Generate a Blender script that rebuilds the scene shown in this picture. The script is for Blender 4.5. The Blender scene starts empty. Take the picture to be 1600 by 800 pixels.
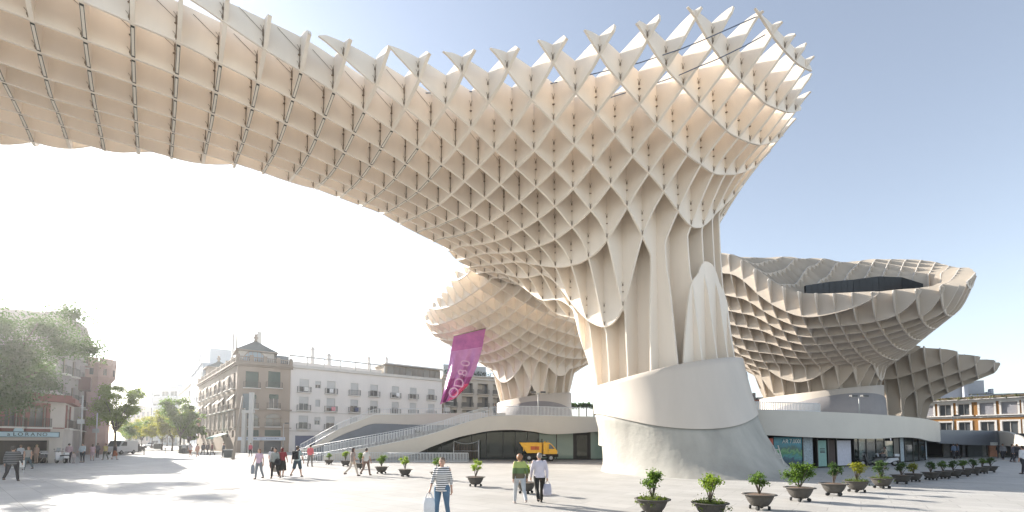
import bpy, bmesh, math, random
import numpy as np
from mathutils import Vector, Matrix, noise
from mathutils.geometry import tessellate_polygon
R = math.radians
random.seed(7)
rng = np.random.default_rng(7)
SC = bpy.context.scene
COL = SC.collection
# ------------------------------------------------------------------ camera
CAMH = 2.06
F_PX, PITCH, CX, CY = 692.0, 0.0519, 800.0, 652.05
cam_d = bpy.data.cameras.new('camera'); cam = bpy.data.objects.new('camera', cam_d); COL.objects.link(cam)
cam.location = (0, 0, CAMH); cam.rotation_euler = (math.pi/2 + PITCH, 0, 0)
cam_d.sensor_width = 36.0; cam_d.lens = 36.0*F_PX/1600.0; cam_d.shift_y = (CY-400.0)/1600.0
cam_d.clip_start = 0.1; cam_d.clip_end = 6000
SC.camera = cam
# ------------------------------------------------------------------ light
SUN_AZ, SUN_EL = R(-53), R(23.5)
w = bpy.data.worlds.new('World'); SC.world = w; w.use_nodes = True
nt = w.node_tree; bg = nt.nodes['Background']
sky = nt.nodes.new('ShaderNodeTexSky'); sky.sky_type = 'NISHITA'; sky.sun_disc = False
sky.sun_elevation = SUN_EL; sky.sun_rotation = SUN_AZ
sky.air_density = 1.0; sky.dust_density = 0.4; sky.ozone_density = 1.0
hs = nt.nodes.new('ShaderNodeHueSaturation'); hs.inputs['Saturation'].default_value = 0.62
nt.links.new(sky.outputs[0], hs.inputs['Color']); nt.links.new(hs.outputs[0], bg.inputs['Color']); bg.inputs['Strength'].default_value = 0.10
sd = bpy.data.lights.new('sun', 'SUN'); sun = bpy.data.objects.new('sun', sd); COL.objects.link(sun)
sd.energy = 5.0; sd.angle = R(0.5); sd.color = (1.0, 0.93, 0.83)
sdir = Vector((math.sin(SUN_AZ)*math.cos(SUN_EL), math.cos(SUN_AZ)*math.cos(SUN_EL), math.sin(SUN_EL)))
sun.rotation_euler = sdir.to_track_quat('Z', 'Y').to_euler(); sun.location = (-60, 60, 80)
vs = SC.view_settings; vs.view_transform = 'Standard'; vs.look = 'None'; vs.exposure = 1.44; vs.gamma = 1.0
SC.cycles.max_bounces = 8; SC.cycles.diffuse_bounces = 5; SC.cycles.glossy_bounces = 3
SC.cycles.transmission_bounces = 6; SC.cycles.transparent_max_bounces = 8; SC.cycles.use_denoising = True
SC.cycles.caustics_reflective = False; SC.cycles.caustics_refractive = False

# ------------------------------------------------------------------ materials
def mat(name, col, rough=0.7, metal=0.0, var=0.0, scale=1.0, bump=0.0, bscale=20.0, spec=0.4, col2=None, trans=0.0, alpha=None, streak=False):
    m = bpy.data.materials.new(name); m.use_nodes = True
    t = m.node_tree; b = t.nodes['Principled BSDF']
    b.inputs['Base Color'].default_value = (*col, 1); b.inputs['Roughness'].default_value = rough
    b.inputs['Metallic'].default_value = metal; b.inputs['Specular IOR Level'].default_value = spec
    if trans: b.inputs['Transmission Weight'].default_value = trans
    if var or col2 or bump:
        tc = t.nodes.new('ShaderNodeTexCoord')
    if var or col2:
        mp = t.nodes.new('ShaderNodeMapping'); t.links.new(tc.outputs['Object'], mp.inputs['Vector'])
        if streak: mp.inputs['Scale'].default_value = (1, 1, 0.12)
        n = t.nodes.new('ShaderNodeTexNoise'); n.inputs['Scale'].default_value = scale; n.inputs['Detail'].default_value = 6
        n.inputs['Roughness'].default_value = 0.6
        t.links.new(mp.outputs[0], n.inputs['Vector'])
        r = t.nodes.new('ShaderNodeValToRGB')
        c2 = col2 if col2 else tuple(max(0, c*(1-var)) for c in col)
        c1 = col if col2 else tuple(min(1, c*(1+var*0.4)) for c in col)
        r.color_ramp.elements[0].position = 0.32; r.color_ramp.elements[1].position = 0.68
        r.color_ramp.elements[0].color = (*c2, 1); r.color_ramp.elements[1].color = (*c1, 1)
        t.links.new(n.outputs['Fac'], r.inputs['Fac']); t.links.new(r.outputs['Color'], b.inputs['Base Color'])
    if bump:
        n2 = t.nodes.new('ShaderNodeTexNoise'); n2.inputs['Scale'].default_value = bscale; n2.inputs['Detail'].default_value = 4
        t.links.new(tc.outputs['Object'], n2.inputs['Vector'])
        bp = t.nodes.new('ShaderNodeBump'); bp.inputs['Strength'].default_value = bump; bp.inputs['Distance'].default_value = 0.05
        t.links.new(n2.outputs['Fac'], bp.inputs['Height']); t.links.new(bp.outputs['Normal'], b.inputs['Normal'])
    return m
_mc = {}
def cm(col, rough=0.8, var=0.12, scale=6.0, **k):
    key = (tuple(round(c, 3) for c in col), rough, var, scale, tuple(sorted(k.items())))
    if key not in _mc:
        _mc[key] = mat('cloth_%d' % len(_mc), col, rough, var=var, scale=scale, **k)
    return _mc[key]

# ------------------------------------------------------------------ mesh builder
class MB:
    def __init__(s): s.v = []; s.f = []; s.mi = []; s.sm = []
    def add(s, vs, fs, mi=0, smooth=False):
        o = len(s.v); s.v.extend([tuple(p) for p in vs])
        for f in fs: s.f.append([o+i for i in f]); s.mi.append(mi); s.sm.append(smooth)
        return s
    def box(s, lo, hi, M=None, mi=0):
        x0, y0, z0 = lo; x1, y1, z1 = hi
        vs = [(x0,y0,z0),(x1,y0,z0),(x1,y1,z0),(x0,y1,z0),(x0,y0,z1),(x1,y0,z1),(x1,y1,z1),(x0,y1,z1)]
        if M is not None: vs = [M @ Vector(p) for p in vs]
        return s.add(vs, [(0,3,2,1),(4,5,6,7),(0,1,5,4),(1,2,6,5),(2,3,7,6),(3,0,4,7)], mi)
    def quad(s, a, b, c, d, mi=0): return s.add([a,b,c,d], [(0,1,2,3)], mi)
    def tube(s, pts, rad, n=6, mi=0, cap=True, smooth=True):
        pts = [Vector(p) for p in pts]; m = len(pts)
        rs = rad if isinstance(rad, (list, tuple)) else [rad]*m
        vs = []; fs = []
        for i, p in enumerate(pts):
            d = (pts[min(i+1, m-1)] - pts[max(i-1, 0)])
            if d.length < 1e-9: d = Vector((0,0,1))
            d.normalize(); u = d.cross(Vector((0,0,1)))
            if u.length < 0.05: u = d.cross(Vector((0,1,0)))
            u.normalize(); w_ = d.cross(u)
            for k in range(n):
                a = 2*math.pi*k/n; vs.append(p + u*math.cos(a)*rs[i] + w_*math.sin(a)*rs[i])
        for i in range(m-1):
            for k in range(n):
                k2 = (k+1) % n; fs.append((i*n+k, i*n+k2, (i+1)*n+k2, (i+1)*n+k))
        s.add(vs, fs, mi, smooth)
        if cap: 
            o = len(s.v)-len(vs)
            s.f.append([o+k for k in range(n)][::-1]); s.mi.append(mi); s.sm.append(False)
            s.f.append([o+(m-1)*n+k for k in range(n)]); s.mi.append(mi); s.sm.append(False)
        return s
    def rings(s, rings, closed=True, mi=0, smooth=True, cap0=False, cap1=False):
        n = len(rings[0]); vs = [p for r in rings for p in r]; fs = []
        for i in range(len(rings)-1):
            for k in range(n if closed else n-1):
                k2 = (k+1) % n; fs.append((i*n+k, i*n+k2, (i+1)*n+k2, (i+1)*n+k))
        if cap0: fs.append(list(range(n))[::-1])
        if cap1: fs.append([(len(rings)-1)*n+k for k in range(n)])
        return s.add(vs, fs, mi, smooth)
    def lathe(s, prof, c=(0,0,0), n=16, mi=0, cap0=True, cap1=True, smooth=True):
        return s.rings([[(c[0]+r*math.cos(2*math.pi*k/n), c[1]+r*math.sin(2*math.pi*k/n), c[2]+z) for k in range(n)] for r, z in prof],
                       True, mi, smooth, cap0, cap1)
    def blob(s, c, r, n=8, m=6, mi=0, M=None, jit=0.0):
        rx, ry, rz = r if isinstance(r, (tuple, list)) else (r, r, r)
        rings = []
        for i in range(m+1):
            t = math.pi*i/m
            t = min(max(t, 0.02), math.pi-0.02)
            ring = []
            for k in range(n):
                a = 2*math.pi*k/n; j = 1+random.uniform(-jit, jit)
                p = Vector((rx*math.sin(t)*math.cos(a)*j, ry*math.sin(t)*math.sin(a)*j, -rz*math.cos(t)*j))
                if M is not None: p = M @ p
                ring.append((c[0]+p[0], c[1]+p[1], c[2]+p[2]))
            rings.append(ring)
        return s.rings(rings, True, mi, True, True, True)
    def mesh(s, name, mats):
        me = bpy.data.meshes.new(name); me.from_pydata(s.v, [], s.f)
        for m in (mats if isinstance(mats, (list, tuple)) else [mats]): me.materials.append(m)
        if any(s.mi): me.polygons.foreach_set('material_index', s.mi)
        if any(s.sm): me.polygons.foreach_set('use_smooth', s.sm)
        me.update(); return me
    def build(s, name, mats, parent=None, kind=None, label=None):
        return link(name, s.mesh(name, mats), parent, kind, label)
def link(name, me, parent=None, kind=None, label=None, loc=None, rot=None, scale=None):
    o = bpy.data.objects.new(name, me); COL.objects.link(o)
    if parent is not None: o.parent = parent
    if kind: o['kind'] = kind
    if label: o['label'] = label
    if loc is not None: o.location = loc
    if rot is not None: o.rotation_euler = rot
    if scale is not None: o.scale = scale
    return o
def thing(name, label, cat, loc=(0,0,0), rz=0, group=None, scale=1.0):
    o = bpy.data.objects.new(name, None); COL.objects.link(o); o.empty_display_size = 0.3
    o.location = loc; o.rotation_euler = (0, 0, rz); o.scale = (scale,)*3
    tag(o, label, cat, group); return o
def tag(o, label, cat, group=None):
    o['label'] = label; o['category'] = cat
    if group: o['group'] = group
    return o
def kids(o): return [c for c in COL.objects if c.parent == o]
def dup(o, label=None, loc=None, rz=None, scale=None):
    ch = kids(o); r = o.copy(); COL.objects.link(r)
    if label: r['label'] = label
    if loc is not None: r.location = loc
    if rz is not None: r.rotation_euler = (0, 0, rz)
    if scale is not None: r.scale = (scale,)*3
    for c in ch:
        g = kids(c); c2 = c.copy(); COL.objects.link(c2); c2.parent = r
        for d in g:
            d2 = d.copy(); COL.objects.link(d2); d2.parent = c2
    return r
def G(u, v, z=0.0):
    """ground point (or point at height z) seen in the photograph at pixel u, v"""
    X = u-CX; W = CY-v; Fw = F_PX*math.cos(PITCH)-W*math.sin(PITCH); U = W*math.cos(PITCH)+F_PX*math.sin(PITCH)
    k = (z-CAMH)/U
    return Vector((X*k, Fw*k, z))
def AT(u, y, z=0.0):
    """point at distance y in front of the camera, on the column u"""
    return Vector(((u-CX)/F_PX*y, y, z))
def HZ(v, y):
    """height seen at row v at distance y (pitch included)"""
    W = CY-v; Fw = F_PX*math.cos(PITCH)-W*math.sin(PITCH); U = W*math.cos(PITCH)+F_PX*math.sin(PITCH)
    return CAMH + y*U/Fw
# ------------------------------------------------------------------ the lattice canopies
GS = 1.5
PS, PC = math.sin(0.8901), math.cos(0.8901)
GA0, GB0 = 0.2032, 14.3454
def ab2w(a, b, z): return ((a*PS-b*PC)*GS, (a*PC+b*PS)*GS, z*GS+CAMH)
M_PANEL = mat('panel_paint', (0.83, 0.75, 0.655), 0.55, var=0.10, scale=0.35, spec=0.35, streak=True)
M_PEDGE = mat('panel_edge', (0.78, 0.71, 0.62), 0.5, var=0.06, scale=1.0)
M_STRIP = mat('cover_strip_paint', (0.70, 0.65, 0.57), 0.5)
M_DARK = mat('dark_joint', (0.06, 0.06, 0.055), 0.7)
M_STEEL = mat('bracket_steel', (0.24, 0.19, 0.14), 0.55, metal=0.2)
M_WCONC = mat('white_shell', (0.60, 0.54, 0.475), 0.45, var=0.09, scale=0.35, spec=0.4, streak=True)
M_GCONC = mat('rough_white_concrete', (0.40, 0.385, 0.345), 0.7, var=0.26, scale=0.5, bump=0.6, bscale=2.2, streak=True)  # streaks hold weathering and patches of reflected light put into the colour

def poly_dist(P, X, Y):
    """signed distance (positive inside) to polygon P"""
    P = np.array(P, float); Q = np.roll(P, -1, 0)
    d = np.full(X.shape, 1e9); ins = np.zeros(X.shape, bool)
    for (x0, y0), (x1, y1) in zip(P, Q):
        dx, dy = x1-x0, y1-y0; L = dx*dx+dy*dy
        t = np.clip(((X-x0)*dx+(Y-y0)*dy)/L, 0, 1)
        d = np.minimum(d, np.hypot(X-x0-t*dx, Y-y0-t*dy))
        c = ((y0 > Y) != (y1 > Y)) & (X < dx*(Y-y0)/(dy if abs(dy) > 1e-9 else 1e-9)+x0)
        ins ^= c
    return np.where(ins, d, -d)
def smooth_poly(P, it=2):
    P = [tuple(p) for p in P]
    for _ in range(it):
        Q = []
        for i in range(len(P)):
            a, b = P[i], P[(i+1) % len(P)]
            Q.append((a[0]*.75+b[0]*.25, a[1]*.75+b[1]*.25)); Q.append((a[0]*.25+b[0]*.75, a[1]*.25+b[1]*.75))
        P = Q
    return P
class RBF:
    def __init__(s, pts, vals, c=0.8, lam=0.0):
        s.p = np.array(pts, float); s.c = c
        s.m = s.p.mean(0)
        A = np.sqrt(((s.p[:, None]-s.p[None])**2).sum(-1)+c*c); n = len(s.p)
        A = A - lam*np.eye(n)
        T = np.hstack([np.ones((n, 1)), s.p-s.m])
        K = np.block([[A, T], [T.T, np.zeros((3, 3))]])
        s.w = np.linalg.solve(K, np.concatenate([vals, np.zeros(3)]))
    def __call__(s, X, Y):
        sh = X.shape; q = np.stack([X.ravel(), Y.ravel()], 1); out = np.empty(len(q))
        for i in range(0, len(q), 4000):
            k = q[i:i+4000]
            A = np.sqrt(((k[:, None]-s.p[None])**2).sum(-1)+s.c*s.c)
            out[i:i+4000] = A @ s.w[:-3] + s.w[-3] + (k-s.m) @ s.w[-2:]
        return out.reshape(sh)

def contours(Fv, t, z):
    """closed loops of Fv=0 (marching squares, border forced outside)"""
    Fv = Fv.copy(); Fv[0] = Fv[-1] = -1; Fv[:, 0] = Fv[:, -1] = -1
    Fv[np.abs(Fv) < 1e-6] = 1e-6
    I = Fv > 0
    code = I[:-1, :-1]*1 + I[1:, :-1]*2 + I[1:, 1:]*4 + I[:-1, 1:]*8
    # edges: 0 bottom (i,j)-(i+1,j); 1 right; 2 top; 3 left ; inside kept on the left
    T = {1: [(3,0)], 2: [(0,1)], 3: [(3,1)], 4: [(1,2)], 5: [(3,2),(1,0)], 6: [(0,2)], 7: [(3,2)],
         8: [(2,3)], 9: [(2,0)], 10: [(0,3),(2,1)], 11: [(2,1)], 12: [(1,3)], 13: [(1,0)], 14: [(0,3)]}
    def key(i, j, e):
        return (i, j, 0) if e == 0 else (i+1, j, 1) if e == 1 else (i, j+1, 0) if e == 2 else (i, j, 1)
    def pos(k):
        i, j, o = k
        if o == 0: a, b = Fv[i, j], Fv[i+1, j]; f = a/(a-b); return (t[i]+f*(t[i+1]-t[i]), z[j])
        a, b = Fv[i, j], Fv[i, j+1]; f = a/(a-b); return (t[i], z[j]+f*(z[j+1]-z[j]))
    nx = {}
    for i, j in zip(*np.nonzero((code > 0) & (code < 15))):
        for e0, e1 in T[int(code[i, j])]: nx[key(i, j, e0)] = key(i, j, e1)
    loops = []
    while nx:
        k0, k = next(iter(nx.items())); L = [k0]; del nx[k0]
        while k in nx:
            L.append(k); k = nx.pop(k)
        P = [pos(q) for q in L]
        Q = []
        for p in P:
            if not Q or abs(p[0]-Q[-1][0])+abs(p[1]-Q[-1][1]) > 0.02: Q.append(p)
        # drop nearly collinear points
        Z = []
        for q in range(len(Q)):
            a, b, c = Q[q-1], Q[q], Q[(q+1) % len(Q)]
            cr = (b[0]-a[0])*(c[1]-b[1])-(b[1]-a[1])*(c[0]-b[0])
            if abs(cr) > 0.0006 or q % 3 == 0: Z.append(b)
        if len(Z) > 5:
            ar = 0.5*sum(Z[q-1][0]*Z[q][1]-Z[q][0]*Z[q-1][1] for q in range(len(Z)))
            if abs(ar) > 0.08: loops.append((ar, Z))
    return loops
def point_in(P, x, y):
    c = False
    for i in range(len(P)):
        (x0, y0), (x1, y1) = P[i-1], P[i]
        if (y0 > y) != (y1 > y) and x < (x1-x0)*(y-y0)/(y1-y0)+x0: c = not c
    return c
PANEL_MATS = [M_PANEL, M_PEDGE]
def build_panels(root, field, fam, k, t, z, thick, smoothn=True):
    """one vertical plate of the lattice. fam 'A': b fixed, runs along a; 'B': a fixed, runs along b"""
    fixed = (GB0 if fam == 'A' else GA0)+k
    Tg, Zg = np.meshgrid(t, z, indexing='ij')
    Fv = field(Tg, np.full_like(Tg, fixed), Zg) if fam == 'A' else field(np.full_like(Tg, fixed), Tg, Zg)
    loops = contours(Fv, t, z); n = 0
    outer = [L for L in loops if L[0] < 0]; holes = [L for L in loops if L[0] > 0]
    if not outer or not holes:
        grp = [(L, []) for L in loops]
    else:
        big = max(loops, key=lambda L: abs(L[0])); sgn = big[0] > 0
        outer = [L for L in loops if (L[0] > 0) == sgn]; holes = [L for L in loops if (L[0] > 0) != sgn]
        grp = [(L, [h for h in holes if point_in(L[1], *h[1][0])]) for L in outer]
    h2 = thick/2/GS
    for L, hs in grp:
        if L[0] < 0: L = (-L[0], L[1][::-1])
        polys = [L[1]] + [h[1] if h[0] < 0 else h[1][::-1] for h in hs]
        tri = tessellate_polygon([[Vector((p[0], p[1], 0)) for p in P] for P in polys])
        flat = [p for P in polys for p in P]; N = len(flat)
        def W(p, o): return ab2w(p[0], fixed+o, p[1]) if fam == 'A' else ab2w(fixed+o, p[0], p[1])
        vs = [W(p, -h2) for p in flat] + [W(p, h2) for p in flat]
        fs = []; mi = []
        for a, b, c in tri: fs.append((a, b, c)); fs.append((N+c, N+b, N+a)); mi += [0, 0]
        o = 0
        for P in polys:
            m = len(P)
            for q in range(m):
                q2 = (q+1) % m; fs.append((o+q, N+o+q, N+o+q2, o+q2)); mi.append(1)
            o += m
        me = bpy.data.meshes.new('lattice_plate'); me.from_pydata(vs, [], fs)
        me.materials.append(PANEL_MATS[0]); me.materials.append(PANEL_MATS[1])
        me.polygons.foreach_set('material_index', mi); me.update()
        bmm = bmesh.new(); bmm.from_mesh(me); bmesh.ops.recalc_face_normals(bmm, faces=bmm.faces); bmm.to_mesh(me); bmm.free()
        link('lattice_plate', me, root); n += 1
    return n

# --- nearest canopy: undersides measured along every plate of the lattice: j: first i, heights in grid units
ZB = {-9: (14, '13.03 12.99 13.10 13.26 13.53 13.90'), -8: (12, '12.40 12.27 12.20 12.23 12.32 12.43 12.73 13.07 13.48'),
 -7: (11, '11.95 11.71 11.62 11.51 11.51 11.50 11.66 11.91 12.25 12.76 13.26'),
 -6: (10, '11.64 11.37 11.15 10.92 10.80 10.67 10.68 10.74 11.07 11.47 12.0 12.6 13.2'),
 -5: (9, '11.50 11.15 10.93 10.64 10.30 10.05 9.70 9.25 8.93 9.25'),
 -4: (8, '11.36 11.03 10.74 10.39 10.10 9.68 9.15 8.26'),
 -3: (7, '11.41 11.08 10.64 10.29 10.00 9.62 9.10 8.20 5.58'),
 -2: (5, '11.69 11.40 11.06 10.77 10.41 10.12 9.78 9.36 8.80 7.75 4.94'),
 -1: (3, '11.88 11.63 11.37 11.11 10.86 10.57 10.29 9.97 9.62 9.22 8.65 7.75 5.49'),
 0: (0, '11.62 11.60 11.52 11.42 11.29 11.10 10.92 10.70 10.45 10.18 9.86 9.56 9.17 8.71 7.98 6.57'),
 1: (-2, '11.25 11.27 11.31 11.25 11.20 11.15 11.03 10.90 10.76 10.57 10.34 10.09 9.80 9.54 9.22 8.83 8.37 7.75'),
 2: (-3, '10.87 10.93 10.98 11.01 10.99 10.96 10.90 10.82 10.71 10.62 10.47 10.29 10.09 9.86 9.63 9.36 9.08 8.79 8.45'),
 3: (-3, '10.72 10.80 10.86 10.89 10.88 10.84 10.79 10.73 10.65 10.59 10.50 10.37 10.22 10.03 9.80 9.58 9.37 9.18'),
 4: (-3, '10.64 10.72 10.79 10.83 10.86 10.85 10.82 10.77 10.71 10.66 10.60 10.50 10.37 10.20 10.01 9.84 9.70'),
 5: (-3, '10.64 10.75 10.84 10.90 10.96 10.98 10.96 10.93 10.88 10.82 10.74 10.66 10.58 10.46 10.30 10.14')}
TC = (18.9, 12.75)                        # trunk centre (grid units)
bp, bv = [], []
for j, (i0, s_) in ZB.items():
    for q, h in enumerate(s_.split()): bp.append((GA0+i0+q, GB0+j)); bv.append(float(h))
for (a, b), h in {(16.5, 17.3): 7.3, (19, 17.6): 7.2, (21.5, 17): 7.4, (22.6, 15): 7.8, (22.7, 13): 8.6, (22.6, 9.4): 12.7, (22.9, 10.4): 11.8, (23.3, 11.4): 10.9,
                  (24.0, 13): 10.4, (24.2, 16): 10.0, (22.5, 20): 9.8, (19, 20.5): 9.5, (16, 20.2): 9.6, (13, 20.3): 10.1, (13, 22): 10.4, (18, 23): 10.3, (24, 21): 10.6,
                  (8, 20.4): 10.9, (3, 20.4): 11.1, (-3, 20.4): 10.8, (-3, 23.4): 11.0, (-8, 24): 10.9, (-13, 26): 11.0, (-8, 16): 10.8, (-8, 18.3): 10.6, (-8, 20.4): 10.7,
                  (-14, 16): 10.9, (-14, 20): 10.8, (-3.5, 15): 11.2, (-8, 14.6): 11.2}.items():
    bp.append((a, b)); bv.append(h)
ZBF = RBF(bp, np.array(bv), c=0.6)
topd = {(3.04, 13.35): 12.2, (5.05, 12.35): 12.17, (6.39, 11.35): 12.1, (7.46, 10.35): 12.08, (8.43, 9.35): 12.18, (9.34, 8.35): 12.32, (10.28, 7.35): 12.5, (11.54, 6.35): 12.9,
        (13.49, 5.35): 13.4, (15.2, 4.93): 13.65, (17.2, 4.82): 14.0, (19.5, 5.35): 14.3, (21.2, 6.35): 14.3, (22.5, 8.4): 13.9, (23.6, 11): 13.6, (24.2, 13): 13.4, (24.3, 17): 13.0,
        (23, 21): 12.6, (18, 23): 12.4, (12, 22): 12.0, (6, 21.2): 12.1, (0, 22.6): 12.2, (-6, 25.6): 12.3, (-13, 27): 12.4, (-13, 15): 12.6, (-6, 14.7): 12.5, (0, 14.1): 12.45,
        (2, 14.35): 12.45, (3.3, 14.35): 12.5, (4.2, 14.35): 12.4, (6, 14.35): 12.2, (8, 14): 12.1, (12, 12): 12.1, (11.2, 8.35): 12.3, (12.2, 8.35): 12.25, (15, 9): 12.4, (19, 13): 12.8, (20, 9): 13.1, (8, 18): 12.2, (14, 17): 12.2, (0, 18): 12.4}
ZTF = RBF(list(topd), np.array(list(topd.values())), c=1.0)
FOOT1 = [(-14, 15.4), (-6, 14.75), (-2, 14.45), (0.6, 14.0), (2.0, 13.6), (3.0, 13.3), (4.1, 12.75), (5.0, 12.3), (6.2, 11.5), (7.2, 10.6), (8.2, 9.6), (9.2, 8.5), (10.2, 7.5),
         (11.3, 6.55), (12.6, 5.8), (13.6, 5.3), (15.2, 4.93), (16.2, 4.8), (17.4, 4.8), (18.4, 4.95), (19.5, 5.3), (20.6, 5.9), (21.3, 6.5), (21.9, 7.4), (22.6, 8.4), (23.2, 9.8), (23.7, 11.3),
         (24.1, 13), (24.3, 15.5), (23.8, 18.2), (22.6, 20.6), (21, 23), (17.5, 23.8), (14.5, 22.9), (12.2, 21.6), (8.3, 20.9), (5.4, 20.9), (2.6, 21.5), (-.8, 22.8), (-2.7, 24.0), (-4.8, 25.2), (-8, 26.4), (-14, 27.5)]
def lens(d, w_=0.95):
    q = np.clip(d/w_, 0, 1); return 1-(1-q)**2.2
def trunk1(a, b, z):
    zz = np.clip(z, -2, 12)
    zk = [-1.5, 1, 3, 5, 6.3, 7, 8, 9.5, 12]
    cb = np.interp(zz, zk, [11.0, 11.3, 11.65, 12.15, 12.4, 12.55, 12.7, 12.7, 12.7])
    rb = np.interp(zz, zk, [2.7, 2.75, 2.85, 3.12, 3.25, 3.25, 3.34, 3.3, 3.3])
    ca = np.interp(zz, zk, [18.6, 18.6, 18.7, 18.6, 18.6, 18.6, 18.6, 18.6, 18.6])
    ra = np.interp(zz, zk, [3.2, 3.2, 3.25, 3.3, 3.35, 3.4, 3.45, 3.45, 3.4])
    e = 2.6
    q = (np.abs((a-ca)/ra)**e + np.abs((b-cb)/rb)**e)**(1/e)
    return (1-q)*3.2
def field1(a, b, z):
    d = poly_dist(FOOT1, a, b)
    zt = ZTF(a, b) if a.size < 50 else _col(ZTF, a, b)
    zb = _col(ZBF, a, b)
    s = lens(d); zt2 = zt-0.28*(1-s)*(d < 2)
    zb2 = zt2-(zt2-zb)*s
    can = np.minimum(np.minimum(zt2-z, z-zb2), d*1.5)
    tr = np.minimum(np.minimum(trunk1(a, b, z), zt-z), z-1.2)
    # wedge-shaped voids between the trunk's fins stay open: the union is the plate's outline
    return np.maximum(can, tr)
def _col(fn, a, b):
    v = fn(a[:, 0].copy(), b[:, 0].copy()); return np.repeat(v[:, None], a.shape[1], 1)
_pd = poly_dist
def poly_dist(P, X, Y):
    if X.ndim == 2 and np.all(X[:, 0] == X[:, -1]) and np.all(Y[:, 0] == Y[:, -1]):
        return np.repeat(_pd(P, X[:, 0], Y[:, 0])[:, None], X.shape[1], 1)
    return _pd(P, X, Y)
P1 = thing('timber_parasol', 'nearest and largest cream lattice canopy, its fluted trunk standing in a white shell', 'canopy', (0, 0, 0))
z1 = np.arange(0.9, 15.6, 0.14)
for j in range(-10, 14): build_panels(P1, field1, 'A', j, np.arange(-14.5, 28, 0.16), z1, 0.10)
for i in range(-12, 26): build_panels(P1, field1, 'B', i, np.arange(3.9, 28.4, 0.16), z1, 0.15)

# --- the white shell round the foot of the nearest trunk
def sering(ca, cb, ra, rb, zfun, n=96, e=2.3, flare=0.0):
    out = []
    for k in range(n):
        th = 2*math.pi*k/n; c, s_ = math.cos(th), math.sin(th)
        f = (abs(c)**e+abs(s_)**e)**(-1/e)
        g = 1+flare*max(0, math.cos(th-R(235)))**2
        out.append(ab2w(ca+ra*c*f*g, cb+rb*s_*f*g, zfun(th)))
    return out
def ring_at(z, off=0.0):
    zk = [-1.38, -1.2, -0.9, -0.4, 0.3, 1.0, 2.0, 3.0, 4.0]
    f = lambda L: float(np.interp(z, zk, L))
    return (f([18.3, 18.35, 18.4, 18.45, 18.5, 18.5, 18.6, 18.7, 18.75]), f([10.1, 10.2, 10.35, 10.55, 10.85, 11.1, 11.35, 11.6, 11.8]),
            f([3.62, 3.56, 3.52, 3.47, 3.42, 3.42, 3.4, 3.42, 3.42])+off, f([3.85, 3.7, 3.55, 3.42, 3.3, 3.28, 3.22, 3.2, 3.2])+off,
            f([0.05, 0.03, 0.01, 0, 0, 0, 0, 0, 0]))
def shell_part(name, zlo, zhi, material, off, nz=10, inner=0.35):
    rs = []
    for q in range(nz+1):
        t = q/nz
        def pt(th): return zlo(th)*(1-t)+zhi(th)*t
        out = []
        n = 120
        for k in range(n):
            th = 2*math.pi*k/n; z = pt(th); ca, cb, ra, rb, fl = ring_at(z, off)
            c, s_ = math.cos(th), math.sin(th); e = 2.3; f = (abs(c)**e+abs(s_)**e)**(-1/e)
            g = 1+fl*max(0, math.cos(th-R(235)))**2
            out.append(ab2w(ca+ra*c*f*g, cb+rb*s_*f*g, z))
        rs.append(out)
    # lip and inside face
    last = rs[-1]; c0 = Vector(ab2w(18.6, 11.5, 0))
    def inn(ring, dz, d):
        o = []
        for p in ring:
            v = Vector((c0.x-p[0], c0.y-p[1], 0)).normalized()*d; o.append((p[0]+v.x, p[1]+v.y, p[2]+dz))
        return o
    rs.append(inn(last, 0.02, 0.10)); rs.append(inn(last, -0.02, inner)); rs.append(inn(last, -2.2, inner))
    m = MB().rings(rs, True); return m.build(name, material, P1)
ztop = lambda th: 3.05+0.62*math.cos(th-R(318))
zmid = lambda th: 0.82+0.40*math.cos(2*(th-R(135)))
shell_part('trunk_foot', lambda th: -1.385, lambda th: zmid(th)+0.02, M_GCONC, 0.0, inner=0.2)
shell_part('trunk_shell', zmid, ztop, M_WCONC, 0.055)
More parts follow.
